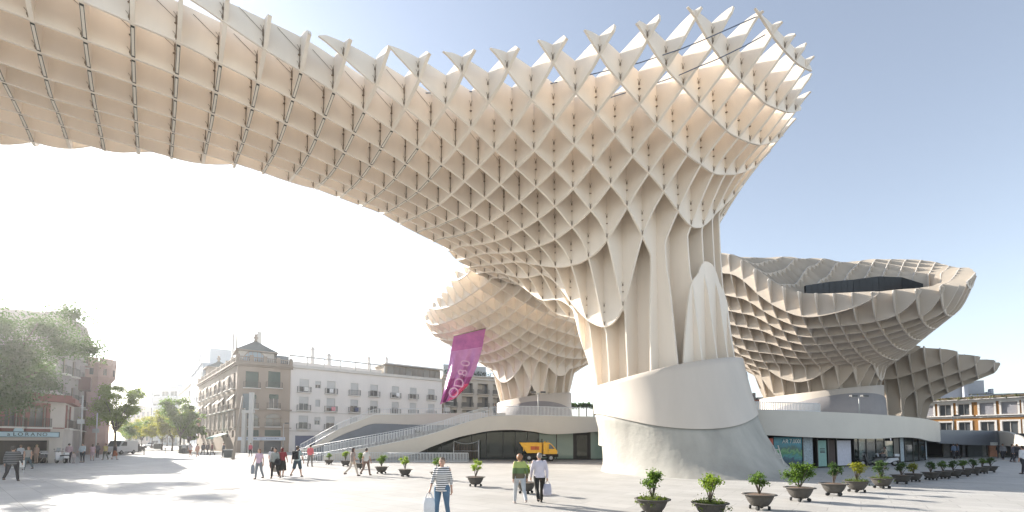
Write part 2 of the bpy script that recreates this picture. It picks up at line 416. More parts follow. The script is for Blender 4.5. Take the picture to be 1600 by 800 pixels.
# ------------------------------------------------------------------ the three farther canopies, same lattice
def canopy(root, foot, rim, cen, rn, zneck, zbase, g, thick_rim=0.9, rise=None, lowz=None, ta=0.10, tb=0.15, h=0.2, dish=2.2, ztop_add=0.0, gfun=None, opening=None, top=None, lw=1.1):
    foot_s = smooth_poly(foot, 2)
    rimF = RBF(list(foot), np.array(rim, float), c=1.0)
    P = np.array(foot_s); topF = RBF(top[0], np.array(top[1], float), c=1.3, lam=.02) if top else None
    def rad(a, b):
        """distance centre -> outline through (a,b)"""
        dx, dy = a-cen[0], b-cen[1]; L = np.hypot(dx, dy)+1e-6; ux, uy = dx/L, dy/L
        best = np.full(a.shape, 1e9)
        Q = np.roll(P, -1, 0)
        for (x0, y0), (x1, y1) in zip(P, Q):
            ex, ey = x1-x0, y1-y0; den = ux*ey-uy*ex
            den = np.where(np.abs(den) < 1e-9, 1e-9, den)
            t = ((x0-cen[0])*ey-(y0-cen[1])*ex)/den; q = ((x0-cen[0])*uy-(y0-cen[1])*ux)/den
            ok = (t > 0) & (q >= -1e-6) & (q <= 1+1e-6)
            best = np.where(ok & (t < best), t, best)
        return L, best, ux, uy
    def surf(a, b):
        L, Rr, ux, uy = rad(a, b)
        zr = rimF(cen[0]+ux*Rr, cen[1]+uy*Rr)
        t = np.clip((L-rn)/np.maximum(Rr-rn, 0.1), -1, 1)
        tt = np.clip(t, 0, 1)
        zb = zneck+(zr-thick_rim-zneck)*(gfun(tt) if gfun else tt**g)
        zb = np.where(t < 0.13, zb-(0.13-np.clip(t, 0, .13))/0.13*2.4, zb)
        zb = np.where(t <= 0, zbase-0.2, zb)
        rr = np.clip(L/np.maximum(Rr, .1), 0, 1)
        zt = zr-dish*(1-rr**3)+ztop_add
        if lowz is not None:
            q = np.clip((rr-0.62)/0.14, 0, 1); q = q*q*(3-2*q); zt = lowz+(zr-lowz)*q
        if topF is not None: zt = topF(a, b)
        zt = np.maximum(zt, np.where(t > 0, zb+0.9, zt))
        if opening is not None:
            q = np.clip(_pd(opening, a, b)/0.35+.5, 0, 1); zt = zt+(np.maximum(zb, 5.5)+0.8-zt)*q
        return zb, zt
    def field(a, b, z):
        a1, b1 = a[:, 0].copy(), b[:, 0].copy()
        d = _pd(foot_s, a1, b1)[:, None]; zb, zt = surf(a1, b1); zb = zb[:, None]; zt = zt[:, None]
        s = lens(d, lw); zb2 = zt-(zt-zb)*s
        f = np.minimum(np.minimum(zt-0.25*(1-s)*(d < 2)-z, z-zb2), d*1.5)
        tr = np.minimum(np.minimum((rn-np.hypot(a-cen[0], b-cen[1])), zneck+1-z), z-zbase)
        return np.maximum(f, tr)
    A = np.array(foot); zz = np.arange(zbase-0.4, max(rim)+2.0, h)
    for j in range(math.ceil(A[:, 1].min()-GB0), math.floor(A[:, 1].max()-GB0)+1):
        build_panels(root, field, 'A', j, np.arange(A[:, 0].min()-.6, A[:, 0].max()+.6, h), zz, ta)
    for i in range(math.ceil(A[:, 0].min()-GA0), math.floor(A[:, 0].max()-GA0)+1):
        build_panels(root, field, 'B', i, np.arange(A[:, 1].min()-.6, A[:, 1].max()+.6, h), zz, tb)
    return surf
def collar(root, cen, r, zb, ztop, phase, n=72, cut=0.45):
    """two-tone ring wall round a stem"""
    rs = []
    for z in (zb, None):
        rs.append([ab2w(cen[0]+r*math.cos(2*math.pi*k/n), cen[1]+r*math.sin(2*math.pi*k/n), zb if z is not None else ztop+cut*math.cos(2*math.pi*k/n-phase)) for k in range(n)])
    rs.append([ab2w(cen[0]+(r-.2)*math.cos(2*math.pi*k/n), cen[1]+(r-.2)*math.sin(2*math.pi*k/n), ztop+cut*math.cos(2*math.pi*k/n-phase)) for k in range(n)])
    rs.append([ab2w(cen[0]+(r-.2)*math.cos(2*math.pi*k/n), cen[1]+(r-.2)*math.sin(2*math.pi*k/n), ztop-1.2) for k in range(n)])
    MB().rings(rs, True).build('trunk_shell', M_WCONC, root)
    r2 = r+.07; rs = []; tp_ = lambda k: ztop-1.75+1.25*math.cos(2*math.pi*k/n-R(238))
    for t in (0, .5, 1):
        rs.append([ab2w(cen[0]+(r2+.25*(1-t)**2)*math.cos(2*math.pi*k/n), cen[1]+(r2+.25*(1-t)**2)*math.sin(2*math.pi*k/n), zb+t*(tp_(k)-zb)) for k in range(n)])
    rs.append([ab2w(cen[0]+(r-.02)*math.cos(2*math.pi*k/n), cen[1]+(r-.02)*math.sin(2*math.pi*k/n), tp_(k)+0.01) for k in range(n)])
    MB().rings(rs, True).build('trunk_foot', M_GCONC2, root)
M_GCONC2 = mat('grey_foot_concrete', (0.30, 0.285, 0.29), 0.75, var=0.1, scale=0.8, bump=0.4, bscale=2.5)
DECK = 1.75                       # deck height over the camera, grid units
P2 = thing('timber_parasol', 'middle lattice canopy with a rounded left rim, behind the hanging banner', 'canopy')
canopy(P2, [(14.5, 23.2), (15.3, 26.5), (15.9, 30), (17.2, 33.6), (20, 36.6), (25, 38.6), (31, 37.5), (35, 33), (35.6, 27), (31.5, 22.5), (25, 20.8), (19, 20.6), (15.6, 21.2)],
       [11.4, 10.9, 10.6, 10.5, 10.6, 10.8, 10.8, 10.4, 9.8, 10.0, 10.4, 10.9, 11.4], (26.7, 29.8), 2.9, 5.4, 1.6, 0.8, dish=1.2, thick_rim=1.0)
collar(P2, (26.7, 29.8), 3.35, 0.9, 3.75, R(320))
P3 = thing('timber_parasol', 'right lattice canopy, its raised rim framing a dark glazed opening above the shops', 'canopy')
PANEL_MATS[:] = [mat('shaded_panel_paint', (0.54, 0.475, 0.40), 0.6, var=0.1, scale=0.3, streak=True), mat('shaded_panel_edge', (0.55, 0.51, 0.46), 0.55, var=.08)]  # greyer paint for the two right canopies, their shade partly put into the colour
FOOT3 = [(35.3, 11.2), (35.6, 9), (36, 7), (36.8, 5.3), (38, 4.0), (40, 3.1), (44, 3.0), (48, 3.5), (52, 4.5), (56, 7), (58, 11), (58.5, 16), (56, 21), (50, 25), (43, 25), (36.5, 21), (35.6, 17.6), (35.7, 15.8), (35.4, 13.9)]
OPEN3 = smooth_poly([(37.4, 12.4), (37.4, 9), (38.2, 6.9), (40.2, 5.4), (44, 5.0), (48.6, 5.6), (50.2, 7.0), (48.6, 9.0), (45, 10.8), (41, 12.2)])
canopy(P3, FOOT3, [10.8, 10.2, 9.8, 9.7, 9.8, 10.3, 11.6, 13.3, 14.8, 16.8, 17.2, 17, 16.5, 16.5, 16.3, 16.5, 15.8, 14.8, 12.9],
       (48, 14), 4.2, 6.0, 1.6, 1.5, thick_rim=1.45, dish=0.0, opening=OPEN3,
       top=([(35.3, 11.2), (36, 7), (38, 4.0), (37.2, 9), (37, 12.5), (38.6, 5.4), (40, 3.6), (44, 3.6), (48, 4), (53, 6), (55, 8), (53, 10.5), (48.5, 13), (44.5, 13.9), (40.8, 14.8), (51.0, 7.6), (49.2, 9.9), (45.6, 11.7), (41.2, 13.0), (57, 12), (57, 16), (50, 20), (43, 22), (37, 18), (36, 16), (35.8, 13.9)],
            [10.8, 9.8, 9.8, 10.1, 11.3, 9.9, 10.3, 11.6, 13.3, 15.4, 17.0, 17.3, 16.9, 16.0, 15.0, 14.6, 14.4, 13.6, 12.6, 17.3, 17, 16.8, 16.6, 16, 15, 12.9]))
collar(P3, (48, 14), 4.75, 0.9, 4.4, R(320))
P4 = thing('timber_parasol', 'farthest right lattice canopy, a pointed wing low over the white rooftops', 'canopy')
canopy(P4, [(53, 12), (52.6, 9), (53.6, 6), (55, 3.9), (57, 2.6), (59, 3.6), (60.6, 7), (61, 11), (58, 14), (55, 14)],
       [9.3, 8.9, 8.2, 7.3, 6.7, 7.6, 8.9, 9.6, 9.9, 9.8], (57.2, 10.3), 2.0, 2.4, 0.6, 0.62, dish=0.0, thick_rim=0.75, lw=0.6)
# dark glazing of the viewing hall under the raised rim of the right canopy
M_DGLASS = mat('dark_glass', (0.012, 0.013, 0.014), 0.45, spec=0.25)
GLL = [(39.6, 12.1), (42.4, 11.3), (45.0, 10.3), (47.4, 9.1), (49.2, 7.9), (49.4, 6.6)]
gz = [12.2, 12.9, 13.4, 13.9, 13.9, 13.0]
for q in range(len(GLL)-1):
    for h_ in range(4):
        (a0, b0), (a1, b1) = GLL[q], GLL[q+1]; t0, t1 = h_/4, (h_+1)/4-.02
        f = lambda t: (a0+(a1-a0)*t, b0+(b1-b0)*t); g_ = lambda t: gz[q]+(gz[q+1]-gz[q])*t
        m = MB(); A_, B_ = f(t0), f(t1)
        m.rings([[ab2w(*A_, 9.9), ab2w(*B_, 9.9)], [ab2w(*A_, g_(t0)), ab2w(*B_, g_(t1))], [ab2w(A_[0]+.1, A_[1]+.15, g_(t0)), ab2w(B_[0]+.1, B_[1]+.15, g_(t1))], [ab2w(A_[0]+.1, A_[1]+.15, 9.9), ab2w(B_[0]+.1, B_[1]+.15, 9.9)]], False, smooth=False)
        m.build('glazing', M_DGLASS, P3)

# dark cylinders added inside two farther stems to give their slots shade
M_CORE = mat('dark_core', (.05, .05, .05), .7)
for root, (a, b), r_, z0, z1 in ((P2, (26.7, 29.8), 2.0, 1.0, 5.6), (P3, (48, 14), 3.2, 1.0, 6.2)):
    x, y, _z = ab2w(a, b, 0); MB().lathe([(r_*GS, z0*GS+CAMH), (r_*GS, z1*GS+CAMH)], (x, y, 0), n=24).build('slot_shade_core', M_CORE, root)
# ------------------------------------------------------------------ steel at the joints of the nearest canopy, cover strips, cables
def zb1(a, b):
    a = np.atleast_1d(np.array(a, float)); b = np.atleast_1d(np.array(b, float))
    d = _pd(FOOT1, a, b); zt = ZTF(a, b); zb = ZBF(a, b); s = lens(d); zt2 = zt-0.28*(1-s)*(d < 2)
    return zt2-(zt2-zb)*s, zt2, d
nodes = [(i, j) for i in range(-12, 24) for j in range(-10, 12)]
na = np.array([GA0+i for i, j in nodes]); nb_ = np.array([GB0+j for i, j in nodes]); nz, nt_, nd = zb1(na, nb_)
jn = MB(); rods = MB(); bolts = MB()
XA = Vector((PS, PC, 0)); XB = Vector((-PC, PS, 0))
for (i, j), a, b, z, zt, d in zip(nodes, na, nb_, nz, nt_, nd):
    if d < .15 or zt-z < .35 or trunk1(np.array([[a]]), np.array([[b]]), np.array([[z-.2]]))[0, 0] > 0: continue
    P = Vector(ab2w(a, b, z)); top = Vector(ab2w(a, b, zt)).z; near = (a < 12 and b > 13)
    c = P - XA*.10 - XB*.08      # the corner of the cell that is open towards the square
    hgt = min(1.45, (top-P.z)*.62)
    jn.box((-.011, -.011, .04), (.011, .011, hgt if near else .34), Matrix.Translation(c))
    for zz in ((.12, hgt-.1) if top-P.z > .9 else (.12,)):
        q = c+Vector((0, 0, zz)); jn.box((-.04, -.025, 0), (.03, .025, .10), Matrix.Translation(q)); jn.tube([q+Vector((0, 0, .1)), q+Vector((0, 0, .24))-XA*.12], .010, 4, smooth=False); jn.tube([q+Vector((0, 0, .1)), q+Vector((0, 0, .22))-XB*.10], .010, 4, smooth=False)
    if top-P.z > 1.6: jn.lathe([(.02, 0), (.09, .02), (.02, .04)], tuple(c+Vector((0, 0, min(.95, hgt*.66)))), n=6, smooth=False)
    if near and top-P.z > 1.3:
        rods.tube([c+Vector((0, 0, hgt-.15)), c-XA*.95+Vector((0, 0, hgt+.45))], .011, 4, smooth=False); rods.box((-.03, -.03, -.14), (.03, .03, .06), Matrix.Translation(c+Vector((0, 0, hgt-.15))))
jn.build('steel_bracket', M_STEEL, P1, kind='stuff'); rods.build('brace_rod', M_STEEL, P1, kind='stuff')
# cover strips under the B plates of the arm: a pale batten with a dark joint round it, one per cell
for i in range(-10, 12):
    dark = MB(); pale = MB(); a = GA0+i
    for j in range(0, 9):
        b0, b1 = GB0+j+.05, GB0+j+.95; ts = np.linspace(b0, b1, 6); z, _, d = zb1(np.full(6, a), ts)
        if d.min() < .9 or (i > 8 and j < 2): continue
        for m, w, dz, e in ((dark, .066, -.006, 0), (pale, .045, -.016, .05)):
            rs = []
            for t_, z_ in zip(ts, z):
                t2 = b0+e+(t_-b0)*(1-2*e/(b1-b0)); p = Vector(ab2w(a, t2, float(np.interp(t2, ts, z))))
                rs.append([p+XA*w+Vector((0, 0, .02)), p+XA*w+Vector((0, 0, dz)), p-XA*w+Vector((0, 0, dz)), p-XA*w+Vector((0, 0, .02))])
            m.rings(rs, False, smooth=False)
    if dark.v: dark.build('joint_seal', M_DARK, P1); pale.build('cover_strip', M_STRIP, P1)
# steel cables of the walkway running across the cells below the rim
M_CAB = mat('blue_grey_cable', (.10, .13, .19), .5, metal=.3)
for zc, L_ in ((12.0, [(647, 146), (740, 143), (800, 139), (850, 133), (900, 122), (1000, 98), (1063, 77), (1100, 62), (1150, 40), (1182, 26)]),
               (11.85, [(690, 177), (780, 177), (845, 172), (885, 166), (955, 152), (1025, 130), (1060, 118), (1092, 104), (1122, 92), (1165, 71), (1196, 54)])):
    MB().tube([G(u, v, zc*GS+CAMH) for u, v in L_], .022, 6).build('cable', M_CAB, P1)
# ------------------------------------------------------------------ ground
def paving():
    m = bpy.data.materials.new('plaza_paving'); m.use_nodes = True; t = m.node_tree; b = t.nodes['Principled BSDF']
    tc = t.nodes.new('ShaderNodeTexCoord'); mp = t.nodes.new('ShaderNodeMapping'); mp.inputs['Rotation'].default_value = (0, 0, R(38))
    t.links.new(tc.outputs['Object'], mp.inputs['Vector'])
    br = t.nodes.new('ShaderNodeTexBrick'); br.inputs['Scale'].default_value = 1.0; br.inputs['Brick Width'].default_value = 1.6; br.inputs['Row Height'].default_value = 0.8
    br.inputs['Mortar Size'].default_value = 0.012; br.inputs['Mortar Smooth'].default_value = 0.3
    br.inputs['Color1'].default_value = (0.46, 0.45, 0.43, 1); br.inputs['Color2'].default_value = (0.40, 0.39, 0.375, 1); br.inputs['Mortar'].default_value = (0.27, 0.26, 0.25, 1)
    t.links.new(mp.outputs[0], br.inputs['Vector'])
    n = t.nodes.new('ShaderNodeTexNoise'); n.inputs['Scale'].default_value = 0.35; n.inputs['Detail'].default_value = 8; n.inputs['Roughness'].default_value = 0.65
    t.links.new(mp.outputs[0], n.inputs['Vector'])
    r = t.nodes.new('ShaderNodeValToRGB'); r.color_ramp.elements[0].position = .3; r.color_ramp.elements[0].color = (.80, .79, .77, 1); r.color_ramp.elements[1].position = .65; r.color_ramp.elements[1].color = (1, 1, 1, 1)
    t.links.new(n.outputs['Fac'], r.inputs['Fac'])
    n3 = t.nodes.new('ShaderNodeTexNoise'); n3.inputs['Scale'].default_value = 60; t.links.new(mp.outputs[0], n3.inputs['Vector'])
    mx = t.nodes.new('ShaderNodeMix'); mx.data_type = 'RGBA'; mx.blend_type = 'MULTIPLY'; mx.inputs['Factor'].default_value = 1
    t.links.new(br.outputs['Color'], mx.inputs['A']); t.links.new(r.outputs['Color'], mx.inputs['B']); t.links.new(mx.outputs['Result'], b.inputs['Base Color'])
    b.inputs['Roughness'].default_value = 0.62
    bp = t.nodes.new('ShaderNodeBump'); bp.inputs['Strength'].default_value = .25; bp.inputs['Distance'].default_value = .01
    t.links.new(br.outputs['Fac'], bp.inputs['Height']); bp.invert = True; t.links.new(bp.outputs['Normal'], b.inputs['Normal'])
    return m
g = MB(); N = 24
g.quad((-900, -300, 0), (900, -300, 0), (900, 1500, 0), (-900, 1500, 0)); g.build('ground', paving(), kind='structure')
M_ASPH = mat('road_asphalt', (0.075, 0.075, 0.078), 0.85, var=0.2, scale=2.0)
M_KERB = mat('granite_kerb', (0.42, 0.41, 0.39), 0.8, var=0.1, scale=3)
# road at the mouth of the street on the left
rd0, rd1 = AT(190, 62), AT(262, 62)
rd2, rd3 = AT(222, 300), AT(240, 300)
MB().quad((rd0.x, 60, .006), (rd1.x, 60, .006), (rd3.x, 300, .006), (rd2.x, 300, .006)).build('road', mat('pale_road', (0.30, 0.29, 0.28), 0.85, var=0.15, scale=1.0), kind='structure')

# ------------------------------------------------------------------ podium with the shops
M_FASC = mat('fascia_panel', (0.56, 0.525, 0.47), 0.5, var=0.06, scale=0.4)
M_FASG = mat('grey_fascia', (0.20, 0.21, 0.23), 0.45, var=0.06, scale=0.5)
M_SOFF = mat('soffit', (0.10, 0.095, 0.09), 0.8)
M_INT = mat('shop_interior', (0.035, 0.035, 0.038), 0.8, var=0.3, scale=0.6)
M_FRAME = mat('black_frame', (0.02, 0.02, 0.022), 0.4)
M_DECK = mat('deck_paving', (0.30, 0.29, 0.28), 0.8)
M_RAIL = mat('railing_steel', (0.60, 0.62, 0.64), 0.4, metal=0.25)
def glassmat(name, col, rough=0.06, mixin=0.55):
    m = bpy.data.materials.new(name); m.use_nodes = True; t = m.node_tree; b = t.nodes['Principled BSDF']
    b.inputs['Base Color'].default_value = (*col, 1); b.inputs['Roughness'].default_value = rough; b.inputs['Specular IOR Level'].default_value = 0.7
    tr = t.nodes.new('ShaderNodeBsdfTransparent'); tr.inputs['Color'].default_value = (*[min(1, c*.6+.5) for c in col], 1)
    mx = t.nodes.new('ShaderNodeMixShader'); mx.inputs['Fac'].default_value = mixin
    t.links.new(tr.outputs[0], mx.inputs[1]); t.links.new(b.outputs[0], mx.inputs[2]); t.links.new(mx.outputs[0], t.nodes['Material Output'].inputs['Surface'])
    return m
M_GL_DARK = glassmat('dark_green_glass', (0.02, 0.035, 0.03), mixin=0.7)
M_GL_MINT = glassmat('mint_glass', (0.30, 0.42, 0.36), mixin=0.85)
M_GL_MINT2 = glassmat('dim_mint_glass', (0.10, 0.16, 0.14), mixin=0.8)
M_GL_CLEAR = glassmat('clear_glass', (0.05, 0.06, 0.06), mixin=0.45)
POD = thing('podium_building', 'curved podium with shops behind glass, a cream fascia band and railings on top', 'building')
def strip(name, pts, material, back=0.25, parent=POD):
    """pts: (x, y, zlow, zhigh) along the face; solid band with thickness"""
    rs = []
    n = len(pts)
    nor = []
    for i in range(n):
        a = Vector(pts[max(i-1, 0)][:2]); b = Vector(pts[min(i+1, n-1)][:2]); d = (b-a).normalized(); nor.append(Vector((-d.y, d.x)))
    lo = [(p[0], p[1], p[2]) for p in pts]; hi = [(p[0], p[1], p[3]) for p in pts]
    hb = [(p[0]+q.x*back, p[1]+q.y*back, p[3]) for p, q in zip(pts, nor)]; lb = [(p[0]+q.x*back, p[1]+q.y*back, p[2]) for p, q in zip(pts, nor)]
    m = MB(); 
    for A_, B_ in ((lo, hi), (hi, hb), (hb, lb), (lb, lo)): m.rings([A_, B_], False, smooth=True)
    m.add([lo[0], hi[0], hb[0], lb[0]], [(0, 1, 2, 3)]); m.add([lo[-1], hi[-1], hb[-1], lb[-1]], [(3, 2, 1, 0)])
    return m.build(name, material, parent)
def cat(pts, n=8):
    out = []
    P = [np.array(p, float) for p in pts]
    for i in range(len(P)-1):
        p0, p1, p2, p3 = P[max(i-1, 0)], P[i], P[i+1], P[min(i+2, len(P)-1)]
        for k in range(n):
            t = k/n
            out.append(tuple(0.5*((2*p1)+(-p0+p2)*t+(2*p0-5*p1+4*p2-p3)*t*t+(-p0+3*p1-3*p2+p3)*t**3)))
    out.append(tuple(P[-1])); return out
def P3D(u, y, vlo, vhi): 
    p = AT(u, y); return (p.x, y, HZ(vlo, y), HZ(vhi, y))
# left band; its left end slopes down as the cheek of the staircase
bandL = cat([P3D(506, 42.5, 721, 713), P3D(540, 42.6, 720, 706), P3D(600, 43, 716, 695), P3D(645, 43.5, 710, 685.5), P3D(675, 44, 698, 678), P3D(712, 44.5, 684.5, 665.5), P3D(740, 44.8, 678, 656.5), P3D(765, 45, 673.5, 650.5),
             P3D(799, 45.2, 671.5, 649), P3D(830, 45, 674, 649), P3D(862, 44.8, 678.5, 650), P3D(905, 45.2, 676.5, 651), P3D(945, 46, 674, 652), P3D(1000, 47, 674, 652)])
strip('fascia_band', bandL, M_FASC)
bandR = cat([P3D(1120, 32.5, 677, 638), P3D(1160, 31.6, 678, 639.5), P3D(1200, 31, 680, 641), P3D(1260, 31.5, 683, 642.5), P3D(1325, 33.5, 685, 645), P3D(1370, 36, 685.5, 647.5), P3D(1405, 38.6, 683.5, 650), P3D(1432, 41, 684.5, 652.5),
             P3D(1452, 43.5, 689, 655.5), P3D(1466, 46.5, 690.5, 659), P3D(1469, 48.5, 689, 661), P3D(1466, 51.5, 687, 663)])
strip('fascia_band', bandR, M_FASC)
bandG = cat([P3D(1466, 50, 692.5, 671.5), P3D(1500, 50.5, 694.5, 672), P3D(1530, 51, 695.5, 672.5), P3D(1556, 51, 696, 673), P3D(1561, 49.8, 696, 673.2)])
strip('fascia_band', bandG, M_FASG)
bandE = cat([P3D(1561, 49.8, 696, 673.2), P3D(1575, 47, 697, 675.5), P3D(1590, 45, 698.5, 681), P3D(1606, 44, 702, 689), P3D(1640, 44, 708, 700)])
strip('fascia_band', bandE, M_FASC)
ZDL, ZDR = HZ(650, 45)-.12, HZ(641, 31)-.12
# deck slabs (the walkable top), soffits, walls behind
def slab(name, front, z, depthy, material, th=0.2):
    top = [(p[0], p[1]+.1, z) for p in front]; bk = [(p[0]*1.0, max(depthy, p[1]+.5), z) for p in front]
    m = MB().rings([top, bk], False, smooth=False); m.rings([[(a, b, c-th) for a, b, c in bk], [(a, b, c-th) for a, b, c in top]], False, smooth=False)
    return m.build(name, material, POD)
fl = [p for p in bandL if p[0] > -2.6]
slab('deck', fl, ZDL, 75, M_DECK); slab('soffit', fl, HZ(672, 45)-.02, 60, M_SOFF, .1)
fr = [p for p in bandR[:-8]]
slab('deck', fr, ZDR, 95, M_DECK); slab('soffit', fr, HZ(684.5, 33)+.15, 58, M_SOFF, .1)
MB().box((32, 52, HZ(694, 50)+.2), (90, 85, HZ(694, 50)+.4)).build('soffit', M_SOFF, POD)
# shop glass, left part
yL = 47.6
def wallline(name, p0, p1, z0, z1, material, th=0.1):
    p0 = Vector(p0).to_2d() if len(p0) == 3 else Vector(p0); p1 = Vector(p1).to_2d() if len(p1) == 3 else Vector(p1)
    d = (p1-p0); L = d.length; d.normalize(); M = Matrix(((d.x, -d.y, 0, p0.x), (d.y, d.x, 0, p0.y), (0, 0, 1, 0), (0, 0, 0, 1)))
    return MB().box((0, 0, z0), (L, th, z1), M).build(name, material, POD)
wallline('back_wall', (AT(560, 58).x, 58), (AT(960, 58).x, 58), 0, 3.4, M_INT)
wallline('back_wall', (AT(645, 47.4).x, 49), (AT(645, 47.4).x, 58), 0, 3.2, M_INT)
us = [(650, 'd'), (668, 'd'), (690, 'd'), (712, 'd'), (737, 'd'), (760, 'd'), (786, 'd'), (805, 'd'), (824, 'd'), (842, 'm'), (869.5, 'm'), (896, 'f'), (922, 'g'), (948, None)]
for (u0, k), (u1, _) in zip(us, us[1:]):
    a, b = AT(u0, yL).x, AT(u1, yL).x
    z1 = 3.0
    if k == 'f':
        MB().box((a+.05, yL, 0.05), (b-.05, yL+.05, 2.95)).build('door', M_FRAME, POD)
        MB().box((a+.35, yL-.03, 0.2), (b-.35, yL-.005, 2.6)).build('door_pane', M_GL_DARK, POD)
    else:
        MB().box((a+.04, yL+.01, 0.1), (b-.04, yL+.04, 2.98)).build('window_pane', {'d': M_GL_DARK, 'm': M_GL_MINT, 'g': M_GL_MINT}[k], POD)
    MB().box((a-.04, yL-.02, 0), (a+.04, yL+.1, 3.0)).build('mullion', M_FRAME, POD)
MB().box((AT(650, yL).x, yL-.03, 0), (AT(948, yL).x, yL+.11, .1)).build('sill', M_FRAME, POD)
# objects seen dimly inside (columns and pale partition)
for u_, w_, c_ in ((775, .5, (.25, .25, .24)), (700, .4, (.12, .12, .12)), (852, 3.6, (.42, .5, .45)), (905, 1.4, (.35, .42, .38))):
    p = AT(u_, 54); MB().box((p.x-w_/2, 54, 0), (p.x+w_/2, 54.3, 2.9)).build('inner_partition', cm(c_), POD)
# shop glass, right part: follows the band, set back
def off_line(pts, d):
    out = []
    for i, p in enumerate(pts):
        a = Vector(pts[max(i-1, 0)][:2]); b = Vector(pts[min(i+1, len(pts)-1)][:2]); t = (b-a).normalized(); out.append((p[0]-t.y*d, p[1]+t.x*d))
    return out
lineR = off_line([p for p in bandR if p[0] < 44.5], 0.9)
cum = [0]
for a, b in zip(lineR, lineR[1:]): cum.append(cum[-1]+math.dist(a, b))
def onR(s):
    s = max(0, min(cum[-1]-1e-6, s))
    for i in range(len(cum)-1):
        if s <= cum[i+1]:
            t = (s-cum[i])/(cum[i+1]-cum[i]); return Vector(lineR[i]).lerp(Vector(lineR[i+1]), t)
def sR(u):   # arc length where column u meets the shop line
    best = None
    for i in range(200):
        s = cum[-1]*i/199; p = onR(s); e = abs(p.x/p.y*F_PX+CX-u)
        if best is None or e < best[0]: best = (e, s)
    return best[1]
POSTER = bpy.data.materials.new('poster_print'); POSTER.use_nodes = True
_t = POSTER.node_tree; _b = _t.nodes['Principled BSDF']; _tc = _t.nodes.new('ShaderNodeTexCoord'); _sp = _t.nodes.new('ShaderNodeSeparateXYZ'); _t.links.new(_tc.outputs['Generated'], _sp.inputs[0])
_n = _t.nodes.new('ShaderNodeTexNoise'); _n.inputs['Scale'].default_value = 3.5; _n.inputs['Distortion'].default_value = 1.5; _t.links.new(_tc.outputs['Generated'], _n.inputs['Vector'])
_m = _t.nodes.new('ShaderNodeMath'); _m.operation = 'MULTIPLY_ADD'; _t.links.new(_n.outputs['Fac'], _m.inputs[0]); _m.inputs[1].default_value = 0.5; _t.links.new(_sp.outputs['Z'], _m.inputs[2])
_r = _t.nodes.new('ShaderNodeValToRGB'); _cr = _r.color_ramp
_cr.elements[0].position = 0.3; _cr.elements[0].color = (.01, .03, .07, 1); _cr.elements[1].position = 1.0; _cr.elements[1].color = (.02, .22, .30, 1)
for p_, c_ in ((.45, (.01, .07, .12)), (.55, (.03, .22, .22)), (.66, (.03, .16, .07)), (.74, (.10, .30, .12)), (.8, (.03, .10, .08)), (.9, (.02, .16, .2))):
    e_ = _cr.elements.new(p_); e_.color = (*c_, 1)
_t.links.new(_m.outputs[0], _r.inputs['Fac']); _t.links.new(_r.outputs['Color'], _b.inputs['Base Color']); _b.inputs['Roughness'].default_value = .35
def text(name, body, size, M, material, parent, ext=0.01, align='CENTER'):
    cu = bpy.data.curves.new(name, 'FONT'); cu.body = body; cu.size = size; cu.extrude = ext; cu.align_x = align; cu.align_y = 'CENTER'
    o = bpy.data.objects.new(name, cu); me = bpy.data.meshes.new_from_object(o); bpy.data.objects.remove(o)
    me.transform(M); me.materials.clear(); me.materials.append(material)
    return link(name, me, parent)
M_WTXT = mat('white_letters', (.75, .8, .8), .5); M_DTXT = mat('dark_letters', (.03, .05, .06), .5)
zsh = HZ(684.5, 33)+.1
def bay(u0, u1, kind, z0=0.1, z1=None):
    s0, s1 = sR(u0), sR(u1); a, b = onR(s0), onR(s1); d = (b-a); L = d.length; d.normalize(); z1 = z1 or zsh
    M = Matrix(((d.x, -d.y, 0, a.x), (d.y, d.x, 0, a.y), (0, 0, 1, 0), (0, 0, 0, 1)))
    mt = {'poster': POSTER, 'mint': M_GL_MINT2, 'dark': M_GL_DARK, 'white': cm((.55, .55, .62)), 'frame': M_FRAME, 'clear': M_GL_DARK, 'net': cm((.36, .42, .46), var=.4, scale=9), 'green': cm((.24, .40, .36)), 'brown': cm((.07, .05, .045))}[kind]
    nm = {'poster': 'poster', 'white': 'white_panel', 'green': 'shop_sign', 'net': 'window_pane', 'frame': 'door', 'brown': 'door'}.get(kind, 'window_pane')
    o = MB().box((.03, 0, z0), (L-.03, .05, z1), M).build(nm, mt, POD)
    MB().box((-.05, -.04, 0), (.05, .12, zsh), M).build('mullion', M_FRAME, POD)
    return M, L
M_, L_ = bay(1207, 1252, 'poster', .25)
text('lettering', 'AR 7.000!', .42, M_ @ Matrix.Translation((L_*.62, -.03, 1.98)) @ Matrix.Rotation(R(90), 4, 'X'), M_WTXT, POD)
bay(1253, 1269, 'net', .3)
M_, L_ = bay(1275, 1291, 'green', .1, 2.05)
for zz in (1.38, 1.22, 1.12): MB().box((L_*.28, -.03, zz), (L_*.78, -.005, zz+.07), M_).build('lettering', M_DTXT, POD)
bay(1292, 1304, 'brown', .05, 2.1); bay(1306, 1329, 'white', .1, 2.05); bay(1333, 1352, 'dark'); bay(1340, 1349, 'mint', .1, 2.0)
for u0, u1, k in ((1353, 1366, 'clear'), (1367, 1380, 'dark'), (1381, 1394, 'mint'), (1395, 1403, 'frame'), (1404, 1411, 'net'), (1412, 1424, 'dark'), (1425, 1433, 'clear'), (1434, 1443, 'dark'), (1444, 1449, 'net'), (1450, 1459, 'mint'), (1460, 1466, 'clear')):
    bay(u0, u1, k, .1, None if k != 'mint' else 2.0)
lineB = off_line([p for p in bandR if p[0] < 48], 4.2)
MB().rings([[(a[0], a[1], .012) for a in lineR], [(a[0]*1.0+(b[0]-a[0]), b[1], .012) for a, b in zip(lineR, off_line([p for p in bandR if p[0] < 44.5], 5.2))]], False, smooth=False).build('shop_floor', M_INT, POD)  # near-black floor sheet: the shops' inner shade put into its colour
